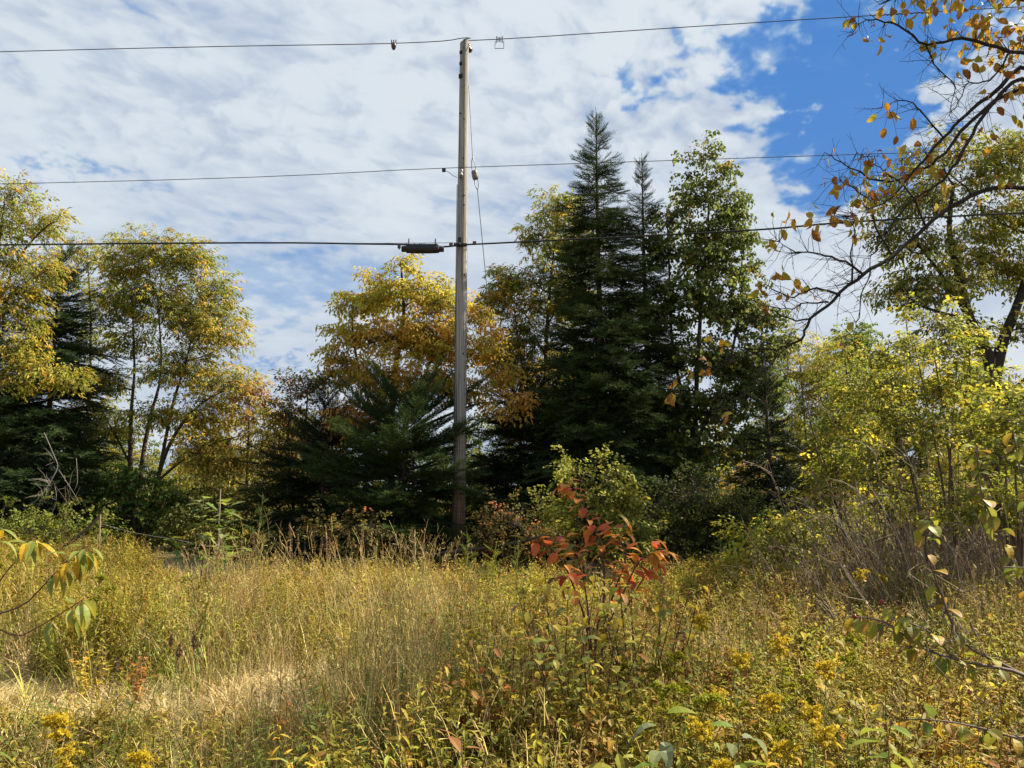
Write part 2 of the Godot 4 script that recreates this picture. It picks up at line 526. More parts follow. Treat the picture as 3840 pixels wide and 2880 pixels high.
# stems: [[points], r0, r1, leaf count, from t]
func leafy(called: String, label: String, category: String, base: Vector3, stems: Array, meshes: Array, size: float, hang0: float, hang1: float, bark: Color, opt := {}) -> Node3D:
	var root := thing(called, label, category, base, opt.get("group", ""))
	for s in stems:
		var pts := smooth(moved(s[0], -base), 4)
		var m := Mesher.new()
		m.tube(pts, s[1], s[2], 6, bark, 0.06)
		var holder := part(root, "stem", m.mesh(), stem_mat)
		for i in s[3]:
			var t: float = lerpf(s[4], 1.0, (i + 0.5) / s[3])
			var q := clampf(t * (pts.size() - 1), 0.0, pts.size() - 1.01)
			var p: Vector3 = pts[int(q)].lerp(pts[int(q) + 1], q - int(q))
			var d: Vector3 = (pts[int(q) + 1] - pts[int(q)]).normalized()
			var az: float = (int(i / 2) * PI * 0.5 + (i % 2) * PI) if opt.get("paired", true) else i * 2.4
			az += rf(-0.4, 0.4)
			var side := facing(d, Vector3(0.2, 0.1, 1)).y.rotated(d, az)
			var h := rf(hang0, hang1)
			var dir := (side * Vector3(1, 0.3, 1)).normalized() * cos(h) + Vector3.DOWN * sin(h) + d * 0.25
			add_leaf(holder, meshes, p + dir.normalized() * size * 0.14, dir, (Vector3.UP + side * 0.4 + shell() * 0.25).normalized(), size * rf(0.7, 1.15))
	return root

# ---------------------------------------------------------------- sky
# [azimuth, elevation, reach in azimuth, reach in elevation, more or less cloud], degrees; azimuth 0 is north, east positive
const CLOUD_BANKS := [
	[24.0, 26.9, 4.4, 4.6, -1.50], [27.3, 29.8, 4.8, 2.3, -1.30], [19.1, 31.4, 1.5, 1.6, -0.70], [25.6, 22.6, 3.7, 3.2, -1.30], [22.3, 19.7, 2.1, 1.5, -0.60], [17.3, 29.1, 2.0, 1.1, -0.70], [14.3, 30.6, 2.1, 0.8, -0.45], [19.0, 23.5, 1.9, 1.4, -0.50],
	[8.7, 29.2, 1.8, 0.8, -0.60], [10.7, 28.6, 2.1, 0.5, -0.35], [9.7, 30.5, 1.1, 1.2, -0.25], [12.1, 27.3, 1.7, 0.7, -0.30], [31.8, 29.3, 3.1, 1.8, -0.90], [28.6, 23.7, 1.7, 2.2, -0.80],
	[-31.2, 20.4, 3.6, 0.6, -0.60], [-33.6, 21.8, 1.5, 0.7, -0.20], [-27.0, 21.1, 3.3, 0.5, -0.35], [-33.8, 23.2, 3.1, 0.7, -0.25], [-28.0, 30.2, 3.9, 1.0, -0.25], [-34.6, 26.7, 1.8, 1.3, -0.25], [-32.4, 26.2, 2.2, 0.8, -0.15],
	[-18.0, 14.5, 5.6, 2.3, -0.36], [-22.8, 16.6, 9.7, 1.9, -0.20], [-10.7, 15.6, 4.2, 2.0, -0.25], [-17.1, 8.5, 3.9, 0.5, -0.50], [-3.8, 20.2, 11.8, 2.0, -0.18], [21.2, 31.9, 1.3, 0.8, 0.35],
	[-17.2, 10.6, 4.6, 1.1, 0.50], [-16.4, 6.7, 4.6, 1.0, 0.40], [20.8, 14.9, 5.9, 3.5, 0.75], [24.6, 11.4, 4.5, 2.5, 0.50], [33.3, 24.9, 3.2, 1.6, 1.00], [33.5, 21.0, 2.9, 1.6, 0.60], [12.3, 22.7, 6.7, 2.8, 0.40], [16.2, 26.3, 1.7, 1.8, 0.20],
	[17.2, 19.4, 3.8, 2.5, 0.40], [26.8, 27.1, 1.0, 0.4, 0.70], [20.5, 26.8, 2.2, 0.3, 0.55], [28.8, 26.1, 1.4, 0.4, 0.50], [-21.2, 26.2, 24.6, 5.6, 0.28],
]

func cloud_cover() -> Image:
	var w := 720
	var h := 360
	var im := Image.create_empty(w, h, false, Image.FORMAT_RF)
	im.fill(Color(0, 0, 0))
	for y in range(0, h / 2 + 4):
		var el := 90.0 - (y + 0.5) * 0.5
		for x in w:
			var az := (x + 0.5) * 0.5 - 180.0
			var s := 0.0
			if absf(az) < 60.0:
				for b in CLOUD_BANKS:
					var p: float = (az - b[0]) / b[2]
					var q: float = (el - b[1]) / b[3]
					var k := p * p + q * q
					if k < 9.0: s += b[4] * exp(-k)
			im.set_pixel(x, y, Color(s, 0, 0))
	return im

func sky_rows(im: Image, x0: int, x1: int, y0: int, y1: int, cover: Image, wide: float) -> void:
	var big := FastNoiseLite.new(); big.seed = 11; big.frequency = 0.55; big.fractal_octaves = 3
	var rip := FastNoiseLite.new(); rip.seed = 5; rip.frequency = 1.0; rip.fractal_octaves = 4; rip.fractal_gain = 0.55
	var puff := FastNoiseLite.new(); puff.seed = 23; puff.frequency = 3.2; puff.fractal_octaves = 5; puff.fractal_gain = 0.55
	var iw := float(im.get_width())
	var ih := float(im.get_height())
	var cw := cover.get_width()
	for y in range(y0, y1):
		var el := PI / 2.0 - (y + 0.5) / ih * PI
		var ce := cos(el)
		var se := maxf(sin(el), 0.0)
		var lift := 1.0 / (se + 0.16)
		for x in range(x0, x1):
			var az := (x + 0.5) / iw * TAU - PI
			var px := sin(az) * ce * lift
			var pz := -cos(az) * ce * lift
			var fray := puff.get_noise_2d(px * 2.4 + 50.0, pz * 2.4)
			var fray2 := puff.get_noise_2d(px * 2.4, pz * 2.4 + 50.0)
			var c: float = cover.get_pixel(clampi(int((x + 0.5) / iw * cw + fray * 18.0), 0, cw - 1), clampi(int((y + 0.5) / ih * cover.get_height() + fray2 * 14.0), 0, cover.get_height() - 1)).r
			var wob := big.get_noise_2d(px * 1.7 + 9.0, pz * 1.7)
			var a := (px - pz) * 0.7071 + wob * 0.12     # along the ripples, up-left to down-right
			var b := (px + pz) * 0.7071 + wob * 0.08
			var n0 := big.get_noise_2d(px * 2.2, pz * 2.2)
			var n1 := rip.get_noise_2d(a * 4.6, b * 7.2 + 31.0)
			var n2 := puff.get_noise_2d(a * 2.6 + n1 * 0.16, b * 3.0)
			var calm := clampf((el - 0.25) / 0.2, 0.10, 1.0)          # smoother veil low down
			var dens := 1.02 + 0.30 * n0 + c + (n1 * 0.32 + n2 * 0.52) * calm - 0.14 * clampf((0.30 - el) / 0.2, 0.0, 1.0)
			var alpha := smoothstep(0.02, 0.98, dens)
			alpha = maxf(alpha, 0.16 * smoothstep(-0.2, 0.8, n2 + n0))
			var lit := clampf(0.55 + (n1 * 0.40 + n2 * 0.85) * calm + 0.55 * n0 + 0.16 * clampf(c, -0.6, 0.6), 0.0, 1.0)
			lit = 0.12 + 0.80 * smoothstep(0.0, 1.0, lit)
			var t := clampf(se * 1.55, 0.0, 1.0)
			var blue := Color(0.50, 0.67, 0.88).lerp(Color(0.31, 0.53, 0.82), pow(t, 0.55))
			var sunny := clampf(0.5 + 0.5 * cos(az - 0.75), 0.0, 1.0)
			var grey := Color(0.68, 0.745, 0.84).lerp(Color(0.73, 0.785, 0.865), sunny)
			var white := Color(0.82, 0.87, 0.915).lerp(Color(0.90, 0.93, 0.955), sunny)
			im.set_pixel(x, y, blue.lerp(grey.lerp(white, lit), alpha))

func computed_sky() -> ImageTexture:
	var cover := cloud_cover()
	cover.resize(1440, 720, Image.INTERPOLATE_CUBIC)
	var im := Image.create_empty(1024, 512, false, Image.FORMAT_RGB8)
	im.fill(Color(0.42, 0.44, 0.36))
	sky_rows(im, 0, 1024, 0, 258, cover, 1.0)
	im.resize(4096, 2048, Image.INTERPOLATE_CUBIC)
	sky_rows(im, 1536, 2560, 480, 1030, cover, 1.0)      # the part of the sky above the trees, finer
	var turned := Image.create_empty(4096, 2048, false, Image.FORMAT_RGB8)      # a panorama begins at -z
	turned.blit_rect(im, Rect2i(2048, 0, 2048, 2048), Vector2i(0, 0))
	turned.blit_rect(im, Rect2i(0, 0, 2048, 2048), Vector2i(2048, 0))
	return ImageTexture.create_from_image(turned)

# ---------------------------------------------------------------- materials
func plant_mat(rough: float, through: float, spec := 0.5) -> StandardMaterial3D:
	var m := StandardMaterial3D.new()
	m.vertex_color_use_as_albedo = true
	m.roughness = rough
	m.metallic_specular = spec
	m.cull_mode = BaseMaterial3D.CULL_DISABLED
	if through > 0.0:
		m.backlight_enabled = true
		m.backlight = Color(through, through, through)
	return m

func plain_mat(col: Color, rough: float, metal := 0.0) -> StandardMaterial3D:
	var m := StandardMaterial3D.new()
	m.albedo_color = col.linear_to_srgb()
	m.roughness = rough
	m.metallic = metal
	return m

func noise_image(w: int, h: int, sx: float, sy: float, seed_: int, octaves: int, cols: Array) -> Image:
	var f := FastNoiseLite.new()
	f.seed = seed_
	f.frequency = 1.0
	f.fractal_octaves = octaves
	var im := Image.create_empty(w, h, false, Image.FORMAT_RGB8)
	for y in h:
		for x in w:
			var q := TAU * x / w
			var t := clampf(0.5 + 0.8 * f.get_noise_3d(cos(q) * sx, sin(q) * sx, y * sy / h), 0.0, 0.999) * (cols.size() - 1)
			var a: Color = cols[int(t)]
			im.set_pixel(x, y, a.lerp(cols[int(t) + 1], t - int(t)))
	return im

func pole_mat() -> StandardMaterial3D:
	var m := StandardMaterial3D.new()
	var grey := [Color(0.20, 0.185, 0.175), Color(0.42, 0.405, 0.39), Color(0.57, 0.555, 0.54), Color(0.62, 0.61, 0.595), Color(0.70, 0.69, 0.675)]
	var im := noise_image(256, 1024, 6.5, 5.0, 3, 6, grey)
	var hi := noise_image(256, 1024, 9.0, 9.0, 8, 4, [Color.BLACK, Color(0.7, 0.7, 0.7), Color(0.85, 0.85, 0.85), Color.WHITE])
	# the butt is darker and browner where the preservative still shows; drying cracks and climbing-iron nicks
	for y in 1024:
		var up := y / 1024.0
		var stain := smoothstep(0.30, 0.05, up + 0.05 * fine.get_noise_1d(y * 3.0))
		for x in 256:
			var c := im.get_pixel(x, y)
			im.set_pixel(x, y, c.lerp(c * Color(0.62, 0.47, 0.34), stain))
	for k in 70:
		var x := rng.randi() % 256
		var y := rng.randi() % 900
		var ln := rng.randi_range(20, 150)
		for i in ln:
			var xx := posmod(x + int(sin(i * 0.05 + k) * 1.6), 256)
			im.set_pixel(xx, mini(y + i, 1023), im.get_pixel(xx, mini(y + i, 1023)) * Color(0.30, 0.28, 0.27))
			hi.set_pixel(xx, mini(y + i, 1023), Color(0.1, 0.1, 0.1))
	for k in 150:
		var x := rng.randi() % 252
		var y := rng.randi() % 1015
		for i in rng.randi_range(2, 4):
			for j in rng.randi_range(3, 7):
				im.set_pixel(x + i, y + j, im.get_pixel(x + i, y + j) * Color(0.55, 0.5, 0.48))
				hi.set_pixel(x + i, y + j, Color(0.3, 0.3, 0.3))
	m.albedo_texture = ImageTexture.create_from_image(im)
	m.roughness = 0.85
	m.heightmap_enabled = true
	m.heightmap_texture = ImageTexture.create_from_image(hi)
	m.heightmap_scale = 0.8
	return m

func ground_mat() -> StandardMaterial3D:
	var m := StandardMaterial3D.new()
	var im := noise_image(512, 512, 4.0, 25.0, 14, 6, [Color(0.20, 0.16, 0.10), Color(0.30, 0.25, 0.15), Color(0.36, 0.33, 0.17), Color(0.46, 0.40, 0.24), Color(0.34, 0.28, 0.17)])
	m.albedo_texture = ImageTexture.create_from_image(im)
	m.uv1_triplanar = true
	m.uv1_world_triplanar = true
	m.uv1_scale = Vector3(0.31, 0.31, 0.31)
	m.roughness = 1.0
	return m

# ---------------------------------------------------------------- the place
func _ready() -> void:
	rng.seed = 20240922
	patch.seed = 7; patch.frequency = 0.16; patch.fractal_octaves = 3
	fine.seed = 19; fine.frequency = 0.08

	var cam := Camera3D.new()
	cam.name = "camera"
	add_child(cam)
	cam.position = Vector3(0, 1.6, 0)
	cam.rotation_degrees = Vector3(8.0, 0, 0)
	cam.fov = 53.03
	cam.near = 0.05
	cam.far = 2000.0
	cam.current = true

	var env := Environment.new()
	env.background_mode = Environment.BG_SKY
	var sm := PanoramaSkyMaterial.new()
	sm.panorama = computed_sky()
	sm.energy_multiplier = 0.37
	env.sky = Sky.new()
	env.sky.sky_material = sm
	env.tonemap_mode = Environment.TONE_MAPPER_LINEAR
	env.tonemap_exposure = 2.65
	env.sdfgi_enabled = true
	env.ssao_enabled = true
	env.ssil_enabled = true
	var we := WorldEnvironment.new()
	we.name = "world_environment"
	we.environment = env
	add_child(we)

	var sun := DirectionalLight3D.new()
	sun.name = "sun"
	sun.light_energy = 1.6
	sun.light_color = Color(1.0, 0.94, 0.84)
	sun.light_angular_distance = 0.5
	sun.shadow_enabled = true
	add_child(sun)
	var towards := Vector3(0.95, 0, -0.27).normalized() * cos(deg_to_rad(43.0)) + Vector3.UP * sin(deg_to_rad(43.0))
	sun.look_at_from_position(towards * 50.0, Vector3.ZERO)

	leaf_mat = plant_mat(0.55, 1.0, 0.35)
	big_leaf_mat = plant_mat(0.5, 0.95, 0.4)
	needle_mat = plant_mat(0.8, 0.3, 0.15)
	grass_mat = plant_mat(0.6, 0.7, 0.35)
	bark_mat = plant_mat(0.9, 0.0, 0.25)
	stem_mat = plant_mat(0.7, 0.0, 0.4)

	ground()
	utility_line()
	woods()
	overhanging_tree()
	saplings()
	meadow()

func ground() -> void:
	var st := []
	for i in range(-60, 61): st.append(signf(i) * (absf(i) * 0.28 + pow(absf(i) / 60.0, 5.0) * 880.0))
	var m := Mesher.new()
	for z in 121:
		for x in 121:
			var p := Vector3(st[x], 0, st[z] - 10.0)
			p.y = ground_y(p.x, p.z)
			m.v.append(p); m.n.append(Vector3(ground_y(p.x - 0.2, p.z) - ground_y(p.x + 0.2, p.z), 0.4, ground_y(p.x, p.z - 0.2) - ground_y(p.x, p.z + 0.2)).normalized())
			m.c.append(Color.WHITE); m.u.append(Vector2.ZERO)
	for z in 120:
		for x in 120:
			var a := z * 121 + x
			m.idx.append_array([a, a + 1, a + 121, a + 1, a + 122, a + 121])
	var g := part(self, "ground", m.mesh(), ground_mat(), Transform3D(), "structure")
	tag(g, "uneven meadow ground of brown earth under the plants", "", "", "structure")

func utility_line() -> void:
	var steel := plain_mat(Color(0.20, 0.20, 0.21), 0.5, 0.6)
	var dark := plain_mat(Color(0.022, 0.022, 0.026), 0.8)
	var brown := plain_mat(Color(0.07, 0.035, 0.03), 0.35)
	var alu := plain_mat(Color(0.055, 0.055, 0.06), 0.7, 0.0)
	var foot := Vector3(-1.02, -0.1, -15.0)
	var top := Vector3(-1.0, 10.95, -15.0)
	var pole := thing("utility_pole", "tall weathered grey wooden pole rising through the middle of the trees", "utility pole", foot)
	var m := Mesher.new()
	var first := 48
	for i in 49:
		var t := i / 48.0
		var r := lerpf(0.128, 0.088, t)
		for j in first + 1:
			var q := TAU * j / first
			var d := Vector3(cos(q), 0, sin(q))
			var rr := r * (1.0 + 0.02 * sin(q * 2.0 + t * 3.0) + 0.012 * fine.get_noise_2d(cos(q) * 30.0, t * 90.0 + sin(q) * 30.0))
			var p := (top - foot) * t + d * rr
			if i == 48: p.y += 0.03 * d.x
			m.v.append(p); m.n.append(d); m.c.append(Color.WHITE); m.u.append(Vector2(float(j) / first, t))
	for i in 48:
		for j in first:
			var a := i * (first + 1) + j
			m.idx.append_array([a, a + 1, a + first + 1, a + 1, a + first + 2, a + first + 1])
	var cap := m.v.size()
	m.v.append(top - foot); m.n.append(Vector3.UP); m.c.append(Color.WHITE); m.u.append(Vector2(0.5, 0.99))
	for j in first: m.idx.append_array([48 * (first + 1) + j, 48 * (first + 1) + j + 1, cap])
	part(pole, "shaft", m.mesh(), pole_mat())
	# insulator behind the pole head
	m = Mesher.new()
	m.lathe([Vector3(0.075, 11.0, -0.14), Vector3(0.12, 0.95, 0.3)], [[-0.08, 0.03], [-0.07, 0.09], [-0.03, 0.115], [0.01, 0.11], [0.03, 0.07], [0.045, 0.075], [0.07, 0.07], [0.1, 0.05], [0.115, 0.02], [0.12, 0.001]], 20)
	part(pole, "insulator", m.mesh(), brown)
	m = Mesher.new()
	m.tube([Vector3(0.06, 10.6, -0.10), Vector3(0.07, 10.95, -0.14)], 0.014, 0.014, 8, Color.WHITE)
	part(pole, "insulator_pin", m.mesh(), steel)
	# hardware down the front of the head: plates with bolts
	for y in [10.78, 10.53, 10.25]:
		m = Mesher.new()
		var s := 0.085 if y < 10.4 else 0.06
		m.box(Vector3(-0.045, y, 0.077), Vector3(s, s * 1.15, 0.02), Basis(Vector3.UP, -0.35))
		m.lathe([Vector3(-0.05, y, 0.08), Vector3(-0.35, 0, 0.94)], [[0.0, 0.02], [0.03, 0.02], [0.032, 0.001]], 6)
		part(pole, "bolt_plate", m.mesh(), dark)
	for q in [[9.42, -0.04], [9.3, 0.035], [8.45, 0.03], [7.65, 0.05], [7.45, 0.05], [6.0, 0.07], [4.4, 0.06]]:
		m = Mesher.new()
		m.lathe([Vector3(q[1], q[0], 0.085), Vector3(q[1] * 6.0, 0, 1)], [[0.0, 0.017], [0.03, 0.017], [0.032, 0.001]], 6)
		part(pole, "bolt_head", m.mesh(), dark)
	m = Mesher.new()
	var gp := []
	for i in 30:
		var y := 7.9 - i * 0.27
		var t := y / 11.05
		gp.append(Vector3(-0.092 * lerpf(1.28, 0.9, t) * 1.03, y, 0.055 + 0.006 * sin(i * 1.9)))
	m.tube(gp, 0.008, 0.008, 5, Color.WHITE)
	part(pole, "ground_wire", m.mesh(), alu)
	# neutral bracket with its spool
	m = Mesher.new()
	m.box(Vector3(-0.01, 8.10, 0.125), Vector3(0.055, 0.2, 0.012))
	m.box(Vector3(-0.01, 8.19, 0.16), Vector3(0.055, 0.012, 0.08))
	m.box(Vector3(-0.01, 8.01, 0.16), Vector3(0.055, 0.012, 0.08))
	part(pole, "spool_bracket", m.mesh(), steel)
	m = Mesher.new()
	m.lathe([Vector3(-0.01, 8.035, 0.17), Vector3.UP], [[0, 0.01], [0.0, 0.04], [0.03, 0.042], [0.045, 0.026], [0.085, 0.026], [0.1, 0.042], [0.13, 0.04], [0.13, 0.01]], 16)
	part(pole, "insulator_spool", m.mesh(), plain_mat(Color(0.35, 0.34, 0.31), 0.4))
	# clamp that holds the communication cable
	m = Mesher.new()
	m.box(Vector3(-0.015, 6.60, 0.135), Vector3(0.26, 0.055, 0.06))
	m.box(Vector3(-0.03, 6.69, 0.122), Vector3(0.07, 0.14, 0.02))
	m.lathe([Vector3(-0.03, 6.6, 0.13), Vector3(0, 0, 1)], [[0, 0.025], [0.07, 0.025], [0.072, 0.001]], 6)
	part(pole, "cable_clamp", m.mesh(), dark)
	for x in [-0.2, 0.27]:
		m = Mesher.new()
		m.box(Vector3(x, 6.62 + x * 0.06, 0.15), Vector3(0.07, 0.06, 0.05))
		part(pole, "strand_grip", m.mesh(), brown)

	# conductors run on past both sides of the picture
	var at_top := Vector3(-0.94, 10.99, -14.9)
	wire("power_line", "thin top power line passing over the pole head", [Vector3(-44, 10.75, -16.6), Vector3(-11.04, 11.0, -15.43), Vector3(-2.56, 11.0, -15.12), at_top, Vector3(-0.26, 11.01, -14.98), Vector3(8.03, 11.02, -14.10), Vector3(30, 10.8, -11.6)], 0.009, alu)
	var helix := []
	for i in 90:
		var t := i / 89.0
		var c := Vector3(8.03, 11.02, -14.10).lerp(Vector3(9.2, 11.01, -13.96), t - 0.75)
		helix.append(c + Vector3(0, sin(i * 0.9), cos(i * 0.9)) * 0.016)
	m = Mesher.new(); m.tube(helix, 0.007, 0.007, 4, Color.WHITE)
	tag(part(self, numbered("spiral_damper"), m.mesh(), dark), "dark spiral damper twisted round the top line at the far right", "damper")
	wire("neutral_line", "thin middle line held on a spool halfway up the pole", [Vector3(-46, 8.0, -17.0), Vector3(-10.58, 8.09, -15.6), at_spool(), Vector3(6.70, 8.1, -14.19), Vector3(30, 7.95, -12.0)], 0.0075, alu)
	m = Mesher.new()
	m.tube(smooth([Vector3(-1.38, 8.05, -14.83), Vector3(-1.28, 8.02, -14.85), Vector3(-1.2, 7.96, -14.87), Vector3(-1.12, 7.93, -14.9)], 4), 0.006, 0.006, 5, Color.WHITE)
	m.box(Vector3(-1.38, 8.06, -14.83), Vector3(0.07, 0.07, 0.05))
	tag(part(self, numbered("line_tap"), m.mesh(), dark), "small dark connector with a short jumper left of the spool on the middle line", "connector")
	var cable := [Vector3(-45, 6.1, -15.1), Vector3(-10.22, 6.49, -14.83), Vector3(-2.6, 6.50, -14.82), Vector3(-2.2, 6.44, -14.82), Vector3(-1.9, 6.43, -14.82), Vector3(-1.3, 6.45, -14.82), Vector3(-1.02, 6.49, -14.83), Vector3(-0.6, 6.50, -14.8), Vector3(4.32, 6.49, -14.0), Vector3(9.03, 6.48, -13.02), Vector3(30, 6.2, -9.5)]
	wire("communication_cable", "thick black lowest cable dipping to a splice case left of the pole", cable, 0.019, dark)
	wire("support_strand", "thin steel strand above the splice case joining the lowest cable", [Vector3(-4.6, 6.525, -14.83), Vector3(-2.2, 6.525, -14.83), Vector3(-1.02, 6.535, -14.83)], 0.006, steel)
	# splice case hanging under its strand
	var sc := thing("splice_case", "long black splice case hung on the lowest cable left of the pole", "splice case", Vector3(-1.78, 6.40, -14.82))
	m = Mesher.new()
	m.lathe([Vector3(-0.33, 0, 0), Vector3(1, 0, 0)], [[0, 0.01], [0.0, 0.07], [0.02, 0.082], [0.2, 0.09], [0.46, 0.09], [0.64, 0.082], [0.66, 0.07], [0.66, 0.01]], 14)
	m.box(Vector3(0, 0.05, 0.02), Vector3(0.6, 0.07, 0.09))
	part(sc, "body", m.mesh(), dark)
	for x in [-0.37, 0.37]:
		m = Mesher.new(); m.lathe([Vector3(x - 0.05, 0, 0), Vector3(1, 0, 0)], [[0, 0.01], [0, 0.06], [0.1, 0.06], [0.1, 0.01]], 12)
		part(sc, "end_cap", m.mesh(), dark)
	for x in [-0.28, 0.25]:
		m = Mesher.new(); m.box(Vector3(x, 0.13, 0.0), Vector3(0.025, 0.13, 0.03)); m.box(Vector3(x, 0.19, 0.0), Vector3(0.018, 0.05, 0.02))
		part(sc, "hanger", m.mesh(), steel)
	for x in [-0.32, -0.16, -0.06, -0.02, 0.03, 0.27]:
		m = Mesher.new(); m.box(Vector3(x, 0.088, 0.05), Vector3(0.02, 0.03, 0.04))
		part(sc, "latch", m.mesh(), steel)
	m = Mesher.new(); m.box(Vector3.ZERO, Vector3(0.06, 0.075, 0.05)); m.box(Vector3(0, -0.05, 0), Vector3(0.03, 0.03, 0.03))
	tag(part(self, numbered("lashing_clamp"), m.mesh(), brown, Transform3D(Basis(), Vector3(-2.25, 6.46, -14.82))), "small dark clamp where cable and strand part, left of the splice case", "clamp")
	# fault indicators clipped on the top line
	var fi := thing("fault_indicator", "small dark bulb-shaped marker clipped on the top line left of the pole", "line marker", Vector3(-2.50, 10.94, -15.11))
	m = Mesher.new(); m.lathe([Vector3(0, 0.05, 0), Vector3(0, -1, 0)], [[0, 0.02], [0.0, 0.05], [0.05, 0.055], [0.1, 0.045], [0.14, 0.02], [0.15, 0.001]], 12)
	part(fi, "body", m.mesh(), brown)
	for x in [-0.045, 0.0, 0.045]:
		m = Mesher.new(); m.box(Vector3(x, 0.08, 0), Vector3(0.018, 0.1, 0.03)); part(fi, "clip", m.mesh(), dark)
	var fr := thing("line_clip", "open square wire clip hanging on the top line right of the pole", "line marker", Vector3(-0.262, 10.95, -14.98))
	m = Mesher.new()
	m.tube([Vector3(-0.09, 0.02, 0), Vector3(-0.095, -0.15, 0), Vector3(0.09, -0.15, 0), Vector3(0.09, 0.02, 0)], 0.008, 0.008, 6, Color.WHITE)
	part(fr, "frame", m.mesh(), alu)
	for x in [-0.06, -0.03, 0.0, 0.03, 0.06]:
		m = Mesher.new(); m.box(Vector3(x, 0.05, 0), Vector3(0.016, 0.14 if absf(x) > 0.05 else 0.1, 0.03)); part(fr, "jaw", m.mesh(), dark)
	# guy wire with its strain insulator
	var g0 := Vector3(-0.90, 9.98, -15.0)
	var g1 := Vector3(-0.80, 8.20, -15.25)
	var g2 := Vector3(-0.72, 7.83, -15.30)
	var g3 := Vector3(-0.53, 5.82, -16.30)
	var gy := thing("guy_wire", "steel stay wire running down behind the right side of the pole", "guy wire", g0)
	m = Mesher.new(); m.tube(moved([g0, Vector3(-0.82, 8.50, -15.20)], -g0), 0.008, 0.008, 5, Color.WHITE); part(gy, "upper_strand", m.mesh(), steel)
	m = Mesher.new(); m.tube(moved([g2, g3, Vector3(-0.24, 2.17, -18.20), Vector3(0.35, 0.0, -19.8)], -g0), 0.008, 0.008, 5, Color.WHITE); part(gy, "lower_strand", m.mesh(), steel)
	for e in [[Vector3(-0.82, 8.50, -15.20), Vector3(-0.79, 8.21, -15.25)], [g2, Vector3(-0.75, 8.05, -15.28)]]:
		for w in [-0.035, 0.035]:
			m = Mesher.new(); m.tube(moved(curve(e[0], e[1] + Vector3(w * 0.9, 0, 0), Vector3(w * 0.6, 0, 0), 4), -g0), 0.009, 0.009, 5, Color.WHITE)
			part(gy, "loop", m.mesh(), steel)
	m = Mesher.new()
	var ax: Vector3 = Vector3(-0.75, 8.01, -15.27) - Vector3(-0.79, 8.23, -15.25)
	m.lathe([Vector3(-0.79, 8.23, -15.25) - g0, ax], [[0, 0.01], [0, 0.045], [0.012, 0.062], [0.05, 0.066], [0.09, 0.062], [0.13, 0.066], [0.178, 0.062], [0.19, 0.045], [0.19, 0.01]], 14)
	part(gy, "strain_insulator", m.mesh(), plain_mat(Color(0.13, 0.12, 0.11), 0.35))

func at_spool() -> Vector3:
	return Vector3(-1.03, 8.1, -14.80)

func wire(called: String, label: String, pts: Array, r: float, mat: Material) -> void:
	var m := Mesher.new()
	m.tube(smooth(pts, 6), r, r, 6, Color.WHITE)
	tag(part(self, numbered(called), m.mesh(), mat), label, "cable")
